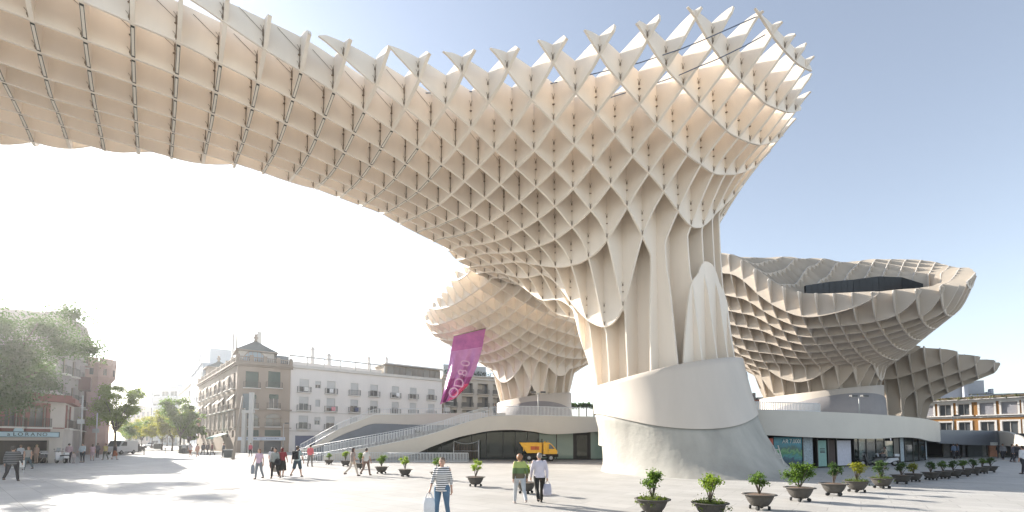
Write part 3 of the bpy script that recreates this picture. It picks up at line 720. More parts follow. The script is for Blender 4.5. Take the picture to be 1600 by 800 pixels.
for a, b in zip(lineB[::4], lineB[4::4]): wallline('back_wall', a, b, 0, zsh+.3, M_INT)
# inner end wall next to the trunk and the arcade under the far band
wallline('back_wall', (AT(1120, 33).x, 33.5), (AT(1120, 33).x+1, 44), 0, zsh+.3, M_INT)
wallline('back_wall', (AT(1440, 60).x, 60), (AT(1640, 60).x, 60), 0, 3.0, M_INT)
for u_, c_, w_ in ((1478, (.16, .16, .17), .9), (1490, (.03, .03, .035), 1.3), (1506, (.12, .12, .14), .6), (1520, (.05, .06, .07), 2.2), (1536, (.15, .15, .15), .5), (1551, (.42, .2, .13), 1.1), (1560, (.3, .27, .2), .5)):
    p = AT(u_, 56); MB().box((p.x-w_/2, 56, 0), (p.x+w_/2, 56.2, 1.95)).build('shop_panel', cm(c_, var=.35, scale=2), POD)
p = AT(1549, 50.5); MB().box((p.x-.22, 50.1, 1.5), (p.x+.22, 50.5, 1.85)).build('wall_lamp', mat('lamp_white', (.8, .8, .76), .4), POD)
# poster on the far end of the trunk side
p = AT(1203, 31.4); MB().box((p.x-.25, 31.5, 1.5), (p.x+.25, 31.56, 2.2)).build('notice', cm((.5, .12, .08)), POD)

# railings ---------------------------------------------------------
def railing(label, line, step, h, rad=0.019, group='railings of the podium', top=True, tilt=0.0, nmax=290, material=None):
    """line: list of (x,y,z) base points. every baluster a part"""
    pts = [Vector(p) for p in line]; cu = [0]
    for a, b in zip(pts, pts[1:]): cu.append(cu[-1]+(b-a).length)
    t = thing('railing', label, 'railing', tuple(pts[0]), group=group); O = pts[0]
    me = MB().box((-rad, -rad, 0), (rad, rad, h)).mesh('baluster', material or M_RAIL)
    n = min(nmax, int(cu[-1]/step)); j = 0
    for q in range(n+1):
        s = cu[-1]*q/n
        while j < len(cu)-2 and s > cu[j+1]: j += 1
        p = pts[j].lerp(pts[j+1], (s-cu[j])/(cu[j+1]-cu[j]))
        link('baluster', me, t, loc=tuple(p-O), rot=(0, tilt*math.sin(q*1.7), 0))
    if top:
        MB().tube([p-O+Vector((0, 0, h)) for p in pts], rad*1.6, 6).build('handrail', material or M_RAIL, t)
    MB().tube([p-O+Vector((0, 0, .06)) for p in pts], rad*1.3, 4).build('bottom_rail', material or M_RAIL, t)
    return t
railing('steel railing climbing the cream cheek of the staircase', [(p[0], p[1]+.15, p[3]-.02) for p in bandL if AT(480, 43).x < p[0] < AT(762, 45).x], 0.13, 1.0)
railing('steel railing on the podium between the stairs and the trunk', [(p[0], p[1]+.15, p[3]-.02) for p in bandL if p[0] >= AT(762, 45).x], 0.14, 0.95)
railing('steel railing on the podium right of the trunk', [(p[0], p[1]+.2, p[3]-.02) for p in bandR if AT(1150, 31).x < p[0] < AT(1290, 32).x], 0.13, 0.62)
gp = G(600, 721.5); gq = G(731, 722)
railing('grey barred fence on the plaza below the stair cheek', [(G(598, 722).x, 42.3, 0), (G(731, 722).x, 42.3, 0)], 0.14, 0.85, rad=0.03, group=None)
railing('barred fence along the foot of the stairs, behind the small planters', [AT(470, 41.9, 0), AT(596, 42.1, 0)], 0.16, .9, rad=.02, group=None)
# gate
gt = thing('metal_gate', 'tall open metal gate in the dark passage beside the barred fence', 'gate', tuple(AT(709, 46.5, 0)))
w_ = AT(748, 46.5).x-AT(709, 46.5).x
MB().tube([(0, 0, 0), (0, 0, 1.9)], .05, 6).build('gate_post', M_RAIL, gt); MB().tube([(w_, 0, 0), (w_, 0, 2.1)], .07, 6).build('gate_post', M_RAIL, gt)
me = MB().box((-.015, -.015, .15), (.015, .015, 1.62)).mesh('bar', mat('rusty_bar', (.16, .10, .07), .7))
for q in range(1, 16): link('bar', me, gt, loc=(w_*q/16, 0, .16*abs(q/8-1)**2))
MB().tube([(w_*q/12, 0, 1.7+.3*abs(q/6-1)**2) for q in range(13)], .03, 6).build('top_rail', M_RAIL, gt); MB().tube([(0, 0, .95), (w_, 0, .95)], .025, 6).build('mid_rail', M_RAIL, gt)

# staircase ---------------------------------------------------------
M_STEP = mat('stair_granite', (0.17, 0.18, 0.20), 0.6, var=0.12, scale=2)
ST = thing('grand_staircase', 'broad dark staircase rising to the podium between steel railings', 'staircase', (0, 0, 0))
xs0, xs1 = AT(478, 46).x, AT(765, 46).x; ns = 28; zt_ = ZDL
for q in range(ns):
    x0 = xs0+(xs1-xs0)*q/ns; z = zt_*(q+1)/ns
    MB().box((x0, 45.0+.0*q, max(0, z-.35)), (xs1+.0 if q > ns-2 else x0+(xs1-xs0)/ns+.3, 54.0, z)).build('step', M_STEP, ST)
PAR = [(470, 707, 704, 712), (500, 698, 690.5, 709), (531, 681, 669, 706), (560, 670, 656.5, 704), (585, 662, 647, 702), (640, 663, 646, 700), (700, 664, 645.5, 698), (790, 664, 645, 690)]
strip('parapet', cat([P3D(u, 55, lo, hi) for u, lo, hi, g_ in PAR]), M_FASC, parent=ST)
strip('side_wall', cat([P3D(u, 55.06, g_, lo+.4) for u, lo, hi, g_ in PAR]), mat('blue_grey_cladding', (.17, .19, .22), .4, var=.15, scale=.6), back=.12, parent=ST)
railing('farther steel railing above the pale parapet of the stairs', [AT(470, 54.8, HZ(704, 54.8)), AT(531, 54.8, HZ(670, 54.8)), AT(585, 54.8, HZ(648.5, 54.8)), AT(700, 54.8, HZ(647, 54.8))], .2, .75, group='railings of the podium')
railing('middle handrail running up the dark steps', [AT(466, 49.5, .1), AT(640, 49.5, zt_*.55), AT(765, 49.5, zt_)], .3, 1.0, group='railings of the podium')
# ------------------------------------------------------------------ buildings
class Fac:
    """a facade plane from plan point p0 to p1; s along it, outwards is towards the camera side"""
    def __init__(s, p0, p1):
        s.p0 = Vector(p0[:2]); s.p1 = Vector(p1[:2]); d = s.p1-s.p0; s.L = d.length; d.normalize(); s.d = d; s.n = Vector((d.y, -d.x))
        s.M = Matrix(((d.x, -s.n.x, 0, s.p0.x), (d.y, -s.n.y, 0, s.p0.y), (0, 0, 1, 0), (0, 0, 0, 1)))
    def s_of(s, u):
        t = (u-CX)/F_PX; return (t*s.p0.y-s.p0.x)/(s.d.x-t*s.d.y)
    def y_of(s, u): return s.p0.y+s.d.y*s.s_of(u)
    def z_of(s, v, u): return HZ(v, s.y_of(u))
    def wall(s, name, z0, z1, ops, material, parent, s0=0, s1=None, depth=.3, reveal=.22):
        s1 = s.L if s1 is None else s1
        ss = sorted({s0, s1, *[x for o in ops for x in o[:2]]}); zs = sorted({z0, z1, *[x for o in ops for x in o[2:4]]})
        ss = [x for x in ss if s0 <= x <= s1]; zs = [x for x in zs if z0 <= x <= z1]
        m = MB(); W = lambda a, y, z: s.M @ Vector((a, y, z))
        def inside(a, z): return any(o[0] < a < o[1] and o[2] < z < o[3] for o in ops)
        for a, b in zip(ss, ss[1:]):
            run = None
            for c, d in zip(zs, zs[1:]):
                if inside((a+b)/2, (c+d)/2):
                    if run is not None: m.quad(W(a, 0, run), W(b, 0, run), W(b, 0, c), W(a, 0, c)); run = None
                elif run is None: run = c
            if run is not None: m.quad(W(a, 0, run), W(b, 0, run), W(b, 0, zs[-1]), W(a, 0, zs[-1]))
        for a, b, c, d in [o[:4] for o in ops]:
            r = reveal
            m.quad(W(a, 0, c), W(a, r, c), W(a, r, d), W(a, 0, d)); m.quad(W(b, 0, d), W(b, r, d), W(b, r, c), W(b, 0, c))
            m.quad(W(a, 0, d), W(a, r, d), W(b, r, d), W(b, 0, d)); m.quad(W(a, 0, c), W(b, 0, c), W(b, r, c), W(a, r, c))
        return m.build(name, material, parent)
    def bx(s, name, lo, hi, material, parent, label=None): return MB().box(lo, hi, s.M).build(name, material, parent, label=label)
M_PANE = mat('window_glass', (0.075, 0.085, 0.095), 0.12, spec=0.7)
M_WFR = mat('window_frame', (0.62, 0.60, 0.57), 0.5)
M_BAL = mat('iron_balcony', (0.05, 0.05, 0.05), 0.5)
M_BLIND = mat('roller_blind', (0.50, 0.50, 0.49), 0.7, var=0.06)
M_GBLIND = mat('green_blind', (0.05, 0.09, 0.075), 0.7, var=0.1)
_bal = {}
def window(F, b, s0, s1, z0, z1, kind='glass', frame=M_WFR, rev=.2, blind=0.0, bmat=None, arch=False):
    W_ = s1-s0; fm = MB(); t = .07
    for lo, hi in (((s0, rev-.05, z0), (s0+t, rev, z1)), ((s1-t, rev-.05, z0), (s1, rev, z1)), ((s0+t, rev-.05, z0), (s1-t, rev, z0+t)), ((s0+t, rev-.05, z1-t), (s1-t, rev, z1)), (((s0+s1)/2-.03, rev-.045, z0+t), ((s0+s1)/2+.03, rev-.002, z1-t))):
        fm.box(lo, hi, F.M)
    w = fm.build('window', frame, b)
    MB().box((s0, rev+.005, z0), (s1, rev+.03, z1), F.M).build('pane', M_PANE, w)
    if blind: MB().box((s0+.03, rev-.09, z1-(z1-z0)*blind), (s1-.03, rev-.06, z1-.02), F.M).build('blind', bmat or M_BLIND, w)
    return w
def balcony(F, b, s0, s1, z, out=.45, h=.95, material=None, n=None, slab=M_WFR):
    m = MB(); mt = material or M_BAL; n = n or max(4, int((s1-s0)/.14))
    for q in range(n+1): x = s0+(s1-s0)*q/n; m.box((x-.012, -out, z), (x+.012, -out+.024, z+h), F.M)
    for x in (s0, s1):
        for k in range(3): m.box((x-.012, -out*k/3-.02, z), (x+.012, -out*k/3, z+h), F.M)
        m.box((x-.02, -out, z+h-.04), (x+.02, 0, z+h), F.M)
    m.box((s0, -out-.01, z+h-.04), (s1, -out+.03, z+h), F.M); m.box((s0, -out-.005, z+.08), (s1, -out+.02, z+.11), F.M)
    o = m.build('balcony', mt, b); MB().box((s0-.05, -out-.04, z-.14), (s1+.05, -.004, z), F.M).build('slab', slab, o); return o
def box_building(F, b, depth, z0, z1, material, s0=0, s1=None, name='walls', roofmat=None):
    """sides, back and roof of the volume behind a facade"""
    s1 = F.L if s1 is None else s1; m = MB(); W = lambda a, y, z: F.M @ Vector((a, y, z)); e = .004
    m.quad(W(s0, e, z0), W(s0, depth, z0), W(s0, depth, z1), W(s0, e, z1)); m.quad(W(s1, e, z0), W(s1, e, z1), W(s1, depth, z1), W(s1, depth, z0))
    m.quad(W(s0, depth, z0), W(s1, depth, z0), W(s1, depth, z1), W(s0, depth, z1)); MB().quad(W(s0, 1.3, z0), W(s0, 1.3, z1-.03), W(s1, 1.3, z1-.03), W(s1, 1.3, z0)).build('inner_wall', M_INT, b)
    m.build(name, material, b); MB().quad(W(s0, 0, z1-.02), W(s1, 0, z1-.02), W(s1, depth, z1-.02), W(s0, depth, z1-.02)).build('roof', roofmat or material, b)
# --- the long white apartment house
C1 = AT(450, 78); C2 = AT(690, 97)
WH = thing('apartment_house', 'long white apartment house with three rows of small balconies behind the staircase', 'building')
M_WHITE = mat('white_render', (0.74, 0.70, 0.665), 0.85, var=0.08, scale=0.3, streak=True)
M_CORN = mat('cornice', (0.58, 0.55, 0.51), 0.8, var=.1, scale=1)
F1 = Fac(C1, C2)
ops = []; wins = []
rows = [(10.75, 13.1), (7.45, 9.9), (4.1, 6.5)]
for u, w_ in ((473.6, 1.55), (516, 1.5), (552.7, 1.45), (583.6, 1.5), (617, 1.5), (645, 1.5), (673.5, 1.5), (699, 1.5)):
    s = F1.s_of(u)
    for r, (a, b) in enumerate(rows): wins.append((s-w_/2, s+w_/2, a, b, True, r))
for u in (495.5,):
    s = F1.s_of(u); wins += [(s-.5, s+.5, 11.6, 12.9, False, 0), (s-.4, s+.4, 8.2, 9.5, False, 1), (s-.5, s+.5, 4.9, 6.3, False, 2)]
ops = [w[:4] for w in wins]
g0 = [(1.2, 4.6, 0.0, 2.9), (6.5, 8.6, 0, 2.8), (11, 14.5, 0, 2.9), (18, 20.2, 0, 2.7)]
F1.wall('wall', 0, 15.3, ops+g0, M_WHITE, WH); box_building(F1, WH, 14, 0, 15.3, M_WHITE)
rr = random.Random(3)
for s0, s1, a, b, bal, r in wins:
    window(F1, WH, s0, s1, a, b, blind=rr.choice([.45, .6, .75, .95, .5]))
    if bal: balcony(F1, WH, s0-.35, s1+.35, a, n=12)
for s0, s1, a, b in g0: F1.bx('shop_front', (s0, .15, a), (s1, .22, b), cm((.10, .12, .2)), WH)
for z, d, h in ((15.0, .35, .3), (15.3, .18, .25), (7.05, .1, .14), (3.65, .12, .16)): F1.bx('cornice', (-.02, -d, z), (F1.L, .0-.003, z+h), M_CORN, WH)
# laundry
for s, z, c in ((F1.s_of(516), 7.55, (.7, .3, .33)), (F1.s_of(516)-.4, 10.9, (.75, .75, .75)), (F1.s_of(617), 11.0, (.8, .8, .8)), (F1.s_of(473), 10.9, (.75, .74, .7)), (F1.s_of(552.7), 7.6, (.1, .12, .2))):
    F1.bx('hanging_laundry', (s, -.5, z), (s+.7, -.475, z+.75), cm(c, var=.3), WH)
# roof terrace walls, chimneys and pergola line
sA = F1.s_of(452); MB().box((0, 1.5, 15.3), (F1.s_of(600), 6, 16.4), F1.M).build('roof_terrace', M_WHITE, WH)
F1.bx('roof_beam', (0, .3, 17.1), (F1.s_of(600), .55, 17.35), M_CORN, WH)
for q in range(7): F1.bx('roof_post', (q*(F1.s_of(600))/6, .32, 15.3), (q*F1.s_of(600)/6+.18, .5, 17.1), M_CORN, WH)
for u, h, wd in ((488, 19.6, .6), (514, 18.7, .7), (579, 19.1, .5), (607, 19.4, .6)):
    s = F1.s_of(u); c = MB().box((s, 2, 15.5), (s+wd, 2.6, h-.5), F1.M).build('chimney', M_WHITE, WH); MB().box((s-.08, 1.92, h-.5), (s+wd+.08, 2.68, h-.35), F1.M).box((s+.1, 2.1, h-.35), (s+wd-.1, 2.5, h), F1.M).build('cap', M_CORN, c)
s6 = F1.s_of(602)
F1.bx('roof_storey', (s6, .9, 15.3), (F1.L, 6, 17.5), cm((.36, .31, .25)), WH); F1.bx('roof_canopy', (s6-.4, -.4, 17.5), (F1.L, 6.2, 17.75), M_CORN, WH)
for q in range(9):
    s = s6+.6+q*(F1.L-s6)/9.4; F1.bx('terrace_window', (s, .82, 15.7), (s+1.3, .895, 17.3), M_PANE if q % 3 else cm((.26, .25, .23)), WH)
# --- gallery block behind the banner
C3 = AT(692, 98); C4 = AT(790, 104); GBK = thing('apartment_block', 'brownish apartment block with long open balconies behind the hanging banner', 'building')
F2 = Fac(C3, C4); M_TAN = mat('tan_render', (0.48, 0.43, 0.37), 0.85, var=.1, scale=.4)
fl = [(HZ(627+0, 100)-0, 0)]; lev = [3.2, 6.4, 9.5, 12.6]; ops = []
for z in lev:
    for q in range(4):
        s0 = .6+q*F2.L/4; ops.append((s0, s0+F2.L/4-1.2, z+.2, z+2.5))
F2.wall('wall', 0, 16.6, ops, M_TAN, GBK, reveal=1.2); box_building(F2, GBK, 12, 0, 16.6, M_TAN)
for s0, s1, a, b in ops:
    F2.bx('window', (s0, 1.2, a), (s1, 1.26, b), M_PANE, GBK); F2.bx('blind', (s0+.2, 1.1, a+1.1), (s0+(s1-s0)*.55, 1.17, b), cm((.42, .38, .32)), GBK); balcony(F2, GBK, s0-.1, s1+.1, a-.15, n=16, h=1.0, out=.6, slab=M_TAN)
for z in (15.9, 16.6): F2.bx('cornice', (-.1, -.5, z), (F2.L, -.003, z+.2), M_CORN, GBK)
F2.bx('roof_storey', (.5, 2, 16.6), (F2.L*.72, 9, 19.4), mat('grey_render', (.42, .44, .46), .85, var=.08), GBK)
for q in range(11):
    p = F2.M @ Vector((.8+q*F2.L/11.5, .7, 16.8)); m = MB()
    for k in range(60):
        c = p+Vector((random.gauss(0, .45), random.gauss(0, .3), abs(random.gauss(.5, .4)))); a = Vector((random.gauss(0, 1), random.gauss(0, 1), random.gauss(0, 1))).normalized()*.16; b_ = a.cross(Vector((0.3, .5, 1))).normalized()*.12
        m.quad(c-a, c-b_, c+a, c+b_)
    m.build('roof_shrub', cm((.05, .08, .03)), GBK)
# --- the brown corner house
CO = AT(368, 73); CR = AT(452, 77.8); CL = AT(308, 103)
BR = thing('corner_house', 'brown corner house with a small pyramid-roofed tower and arched first-floor windows', 'building')
M_BRN = mat('brown_render', (0.34, 0.275, 0.22), 0.85, var=.1, scale=.4, streak=True); M_BTR = mat('brown_trim', (0.27, 0.22, 0.175), 0.8, var=.12, scale=1.2)
M_RTILE = mat('dark_green_tiles', (0.055, 0.075, 0.07), .5, var=.2, scale=3)
F3 = Fac(CO, CR); F4 = Fac(CL, CO)
ops = []; wn = []
for u in (391.5, 426.5):
    s = F3.s_of(u); y = F3.y_of(u); z = lambda v: HZ(v, y)
    wn += [(s-.95, s+.95, z(606), z(580.5), 'b'), (s-.72, s+.72, z(638.5), z(616), 'g'), (s-1.15, s+1.15, z(666.5), z(654), 'a'), (s-1.25, s+1.25, z(682), z(671.5), 'm')]
    ops.append((s-1.3, s+1.3, 0, 1.95))
ops += [w[:4] for w in wn]
ZT = HZ(567, 74)
F3.wall('wall', 0, ZT, ops, M_BRN, BR); box_building(F3, BR, 4, 0, ZT, M_BRN)
for s0, s1, a, b, k in wn:
    window(F3, BR, s0, s1, a, b, frame=M_BTR if k in 'ba' else M_WFR, blind={'b': .98, 'g': .3, 'a': 0, 'm': .98}[k], bmat=M_GBLIND)
    if k in 'bg': balcony(F3, BR, s0-.3, s1+.3, a, n=14, out=.35)
    if k == 'a':
        c = F3.M @ Vector(((s0+s1)/2, 0, b)); n = 14; m = MB(); ro, ri = (s1-s0)/2+.25, (s1-s0)/2
        for q in range(n):
            t0, t1 = math.pi*q/n, math.pi*(q+1)/n; pt = lambda r, t, y: F3.M @ Vector(((s0+s1)/2+r*math.cos(t), y, b+r*.72*math.sin(t)))
            m.quad(pt(ri, t0, -.06), pt(ro, t0, -.06), pt(ro, t1, -.06), pt(ri, t1, -.06)); m.quad(pt(ro, t0, -.06), pt(ro, t0, 0), pt(ro, t1, 0), pt(ro, t1, -.06))
        m.build('arch', M_BTR, BR); m = MB(); m.add([F3.M @ Vector(((s0+s1)/2, -.03, b))]+[F3.M @ Vector(((s0+s1)/2+ri*math.cos(math.pi*q/n), -.03, b+ri*.72*math.sin(math.pi*q/n))) for q in range(n+1)], [(0, q+1, q+2) for q in range(n)]); m.build('arch_pane', M_PANE, BR)
        balcony(F3, BR, s0-.1, s1+.1, a, n=12, out=.12, h=.7)
for u in (391.5, 426.5):
    s = F3.s_of(u); F3.bx('shop_front', (s-1.3, .2, 0), (s+1.3, .26, 1.95), M_PANE, BR); sg = F3.bx('shop_sign', (s-1.9, -.18, 2.05), (s+1.9, -.003, 2.62), mat('sign_white', (.55, .60, .68), .5), BR)
    lt = MB()
    for q in range(9): lt.box((s-1.0+q*.22, -.195, 2.27), (s-1.0+q*.22+.14, -.181, 2.27+(.16 if q % 3 else .2)), F3.M)
    lt.build('sign_lettering', cm((.15, .2, .3)), sg)
for z, d, h in ((ZT-.55, .3, .25), (ZT-.3, .55, .3), (HZ(640.5, 75), .25, .22), (HZ(669, 75), .12, .14)):
    for F in (F3, F4): F.bx('cornice', (-.3 if F is F3 else 0, -d, z), (F.L+.3, -.003, z+h), M_BTR, BR)
# parapet with piers
for F, n in ((F3, 4), (F4, 9)):
    F.bx('parapet', (0, -.1, ZT), (F.L, .1, ZT+.35), M_BTR, BR)
    for q in range(n+1): F.bx('parapet_pier', (F.L*q/n-.28, -.16, ZT), (F.L*q/n+.28, .2, ZT+1.35), M_BTR, BR)
    m = MB(); k = int(F.L/.3)
    for q in range(k): m.lathe([(.05, 0), (.09, .25), (.04, .6)], tuple(F.M @ Vector(((q+.5)*F.L/k, 0, ZT+.35))), n=5)
    m.build('parapet_balusters', M_BTR, BR, kind='stuff'); F.bx('parapet_rail', (0, -.12, ZT+.95), (F.L, .12, ZT+1.08), M_BTR, BR)
# left facade: eight bays of open timber shutters, three storeys
ops = []; z = lambda v: HZ(v, 73); bays = 9
for q in range(bays):
    s = (q+.55)*F4.L/bays
    for a, b in ((z(606), z(580)), (z(639), z(614)), (z(668), z(648)), (z(683), z(672))): ops.append((s-.85, s+.85, a, b))
F4.wall('wall', 0, ZT, ops, M_BRN, BR); box_building(F4, BR, 9, 0, ZT, M_BRN)
for i, (s0, s1, a, b) in enumerate(ops):
    window(F4, BR, s0, s1, a, b, frame=M_BTR)
    r = i % 4
    if r in (0, 1):
        balcony(F4, BR, s0-.3, s1+.3, a, n=8, out=.6); 
        m = MB(); p0 = F4.M @ Vector((s0, -.02, b)); 
        W = lambda x, y, z_: F4.M @ Vector((x, y, z_))
        if (i*7) % 5 < 3: m.quad(W(s0-.1, -.03, b-.1), W(s1+.1, -.03, b-.1), W(s1+.1, -1.0, b-1.2), W(s0-.1, -1.0, b-1.2)); m.build('awning', cm((.45, .42, .38)), BR)
    elif r == 2: F4.bx('pilaster', (s1+.25, -.22, a-.3), (s1+.6, -.003, b+.6), cm((.5, .46, .41)), BR)
aw = MB(); W = lambda x, y, z_: F4.M @ Vector((x, y, z_)); L4 = F4.L
aw.quad(W(L4-12.5, -.1, 3.3), W(L4-5.5, -.1, 3.3), W(L4-5.5, -2.2, 2.5), W(L4-12.5, -2.2, 2.5)); aw.quad(W(L4-12.5, -2.2, 2.5), W(L4-5.5, -2.2, 2.5), W(L4-5.5, -2.2, 2.25), W(L4-12.5, -2.2, 2.25)); aw.build('green_awning', cm((.35, .62, .55)), BR)
for q in range(3):
    aw = MB(); s = 3+q*5.0; aw.quad(W(s, -.1, 4.6), W(s+3, -.1, 4.6), W(s+3, -1.6, 4.0), W(s, -1.6, 4.0)); aw.build('awning', cm((.5, .5, .47)), BR)
for q in range(3): F4.bx('red_banner', (2.5+q*1.6, -.5, 4.8), (3.3+q*1.6, -.45, 7.4), cm((.45, .05, .08)), BR)
# towers with pyramid roofs
def tower(F, s0, s1, y0, y1, z0, z1, zr, zf, arch=True):
    M = F.M; b = MB().box((s0, y0, z0), (s1, y1, z1), M).build('tower', M_BRN if not arch else cm((.50, .47, .43)), BR)
    cx, cy = (s0+s1)/2, (y0+y1)/2; o = .55; W = lambda x, y, z_: M @ Vector((x, y, z_))
    r = MB(); c = [W(s0-o, y0-o, z1), W(s1+o, y0-o, z1), W(s1+o, y1+o, z1), W(s0-o, y1+o, z1)]; mid = [W(cx+(x-cx)*.5, cy+(y-cy)*.5, z1+(zr-z1)*.58) for x, y in ((s0, y0), (s1, y0), (s1, y1), (s0, y1))]; ap = W(cx, cy, zr)
    r.add(c+mid+[ap], [(0, 1, 5, 4), (1, 2, 6, 5), (2, 3, 7, 6), (3, 0, 4, 7), (4, 5, 8), (5, 6, 8), (6, 7, 8), (7, 4, 8), (3, 2, 1, 0)]); rf = r.build('tower_roof', M_RTILE, BR)
    MB().lathe([(.35, 0), (.2, .3), (.42, .7), (.2, 1.0), (.3, 1.3), (.04, zf-zr)], tuple(W(cx, cy, zr-.15)), n=8).build('finial', M_BTR, rf)
    MB().box((s0-o, y0-o, z1-.2), (s1+o, y1+o, z1-.004), M).build('eave', M_BTR, BR)
    if arch:
        n = 16; R_ = 1.75; m = MB(); m.add([W(cx-.3, y0-.03, z0+.2)]+[W(cx-.3+R_*math.cos(math.pi*q/n), y0-.03, z0+.2+R_*1.25*math.sin(math.pi*q/n)) for q in range(n+1)], [(0, q+1, q+2) for q in range(n)]); m.build('arched_window', mat('pale_pane', (.25, .32, .38), .15), BR)
        m = MB()
        for q in range(n): 
            a0, a1 = math.pi*q/n, math.pi*(q+1)/n; f = lambda r_, t: W(cx-.3+r_*math.cos(t), y0-.05, z0+.2+r_*1.25*math.sin(t)); m.quad(f(R_, a0), f(R_+.14, a0), f(R_+.14, a1), f(R_, a1))
        for x in (-1, -.35, .35, 1): m.box((cx-.3+x-.04, y0-.06, z0+.2), (cx-.3+x+.04, y0-.04, z0+.2+1.25*math.sqrt(max(0, R_*R_-x*x))), M)
        m.box((cx-.3-R_, y0-.06, z0+1.2), (cx-.3+R_, y0-.04, z0+1.28), M); m.build('window_bars', M_BTR, BR)
tower(F3, .3, 5.6, 1.6, 6.5, ZT, HZ(546.5, 75), HZ(530.5, 77), HZ(519, 77))
tower(F4, .5, 5.0, 1.2, 5.5, ZT, HZ(569, 97)*1.0, HZ(559, 99), HZ(549, 99), False)
F3.bx('roof_room', (5.8, 2.5, ZT), (F3.L-.3, 6, HZ(553, 77)), cm((.42, .41, .40)), BR); F3.bx('skylight', (6.0, 1.9, ZT+.5), (8.0, 2.45, ZT+2.1), M_PANE, BR)
for u, v0 in ((408, 519), (366, 527), (372, 527)):
    s = F3.s_of(u); F3.bx('chimney', (s, 9, ZT), (s+.8 if u == 408 else s+.3, 9.6, HZ(v0, 83)), cm((.6, .57, .53)), BR)

# --- street blocks farther left (pale in the glare)
def plain_block(label, uL, yL, uR, yR, vtop, yref, col, floors, bays, cat='building', depth=14, winc=M_PANE, topless=False, bw=.55, name='apartment_building', out=None):
    b = thing(name, label, cat); F = Fac(AT(uL, yL), AT(uR, yR)); H = HZ(vtop, yref); m_ = mat('render_'+name, col, .85, var=.08, scale=.3); ops = []; fh = H/(floors+.35)
    for f in range(floors):
        for q in range(bays):
            s = (q+.5)*F.L/bays; w = F.L/bays*bw/2; ops.append((s-w, s+w, f*fh+fh*.3, f*fh+fh*.85))
    F.wall('wall', 0, H, ops, m_, b); box_building(F, b, depth, 0, H, m_)
    for i, o in enumerate(ops): 
        w_ = window(F, b, *o, blind=(.6 if i % 3 == 0 else 0))
    F.bx('cornice', (-.1, -.35, H-.3), (F.L+.1, -.003, H-.02), m_, b)
    if out:
        for f in range(floors): F.bx('long_balcony', (0.2, -out, f*fh+fh*.12), (F.L-.2, -.003, f*fh+fh*.3), m_, b)
    return b, F, H
b, F, H = plain_block('pale block with two thin roof spires, beyond the brown corner house', 296, 128, 313, 104, 566, 104, (.52, .56, .62), 5, 6)
for s in (1, 5.5): MB().lathe([(1.0, 0), (1.0, 2.5), (.5, 3.2), (.45, 4.5), (.05, 7)], tuple(F.M @ Vector((s, 1.6, H))), n=8).build('spire', M_WFR, b)
F.bx('roof_storey', (6, 1.5, H), (F.L-2, 6, H+4), cm((.5, .54, .58)), b)
b2, F, H = plain_block('tall cream building between the far white block and the spired one', 277, 165, 297, 130, 598, 130, (.58, .55, .50), 5, 4)
b3, F, H = plain_block('far white block with strip windows down the street', 236, 175, 276, 172, 604, 173, (.56, .58, .60), 6, 3, bw=.8, out=.8)
F.bx('roof_storey', (3, 2, H), (F.L-.5, 9, H+2.6), cm((.55, .57, .6)), b3); F.bx('side_wing', (-1.5, .8, 0), (-.01, 9, H-.5), cm((.16, .16, .17)), b3)
b4, F, H = plain_block('low brown building at the end of the street behind the trees', 196, 230, 234, 230, 634, 230, (.40, .34, .30), 3, 5)
b5, F, H = plain_block('grey house hidden behind the street trees on the right kerb', 262, 200, 279, 168, 655, 168, (.3, .3, .3), 3, 4)

# --- left side: bar with the long sign, grey church-like tower house, crenellated turret
BAR = thing('corner_bar', 'low white and red corner bar with a long pale blue sign over its terrace', 'building')
LB0 = AT(-60, 34.5); LB1 = AT(99, 41.5); FB = Fac(LB0, LB1); M_BARW = mat('bar_wall', (0.52, 0.48, 0.44), .85, var=.12, scale=.6); M_RED = mat('oxblood_trim', (0.22, 0.08, 0.07), .75, var=.15, scale=1)
s_ = lambda u: FB.s_of(u); zz = lambda v: HZ(v, 40.5)
wo = [(s_(44), s_(70), zz(668), zz(636)), (s_(5), s_(26), zz(668), zz(636))]; sh = [(s_(-50), s_(78), 0, 2.05)]
FB.wall('wall', 0, zz(620), wo+sh, M_BARW, BAR); box_building(FB, BAR, 9, 0, zz(620), M_BARW); FB.bx('shop_front', (s_(-50), 1.0, 0), (s_(78), 1.1, 2.1), mat('dark_shop', (.03, .025, .022), .5), BAR)
for o in wo:
    window(FB, BAR, *o, frame=M_RED); t_ = .3
    for lo, hi in (((o[0]-t_, -.09, o[2]-.1), (o[0], -.003, o[3]+t_)), ((o[1], -.09, o[2]-.1), (o[1]+t_, -.003, o[3]+t_)), ((o[0], -.09, o[3]), (o[1], -.003, o[3]+t_)), ((o[0]-t_, -.2, o[2]-.4), (o[1]+t_, -.003, o[2]-.1))): FB.bx('window_trim', lo, hi, M_RED, BAR)
    balcony(FB, BAR, o[0]-.3, o[1]+.3, o[2], n=12, out=.3, h=.8)
FB.bx('cornice', (0, -.5, zz(628)), (FB.L+.5, -.003, zz(622)), M_RED, BAR); FB.bx('cornice', (0, -.35, zz(622)), (FB.L+.35, .3, zz(616.5)), M_RED, BAR)
FB.bx('string_course', (0, -.12, zz(669.5)), (FB.L, -.003, zz(668)), M_RED, BAR)
FE = Fac(LB1, AT(114, 46.5)); eo = [(1.2, 3.2, zz(668), zz(636))]; FE.wall('wall', 0, zz(620), eo, M_BARW, BAR); window(FE, BAR, *eo[0], frame=M_RED); balcony(FE, BAR, .9, 3.5, eo[0][2], n=10, out=.3, h=.8)
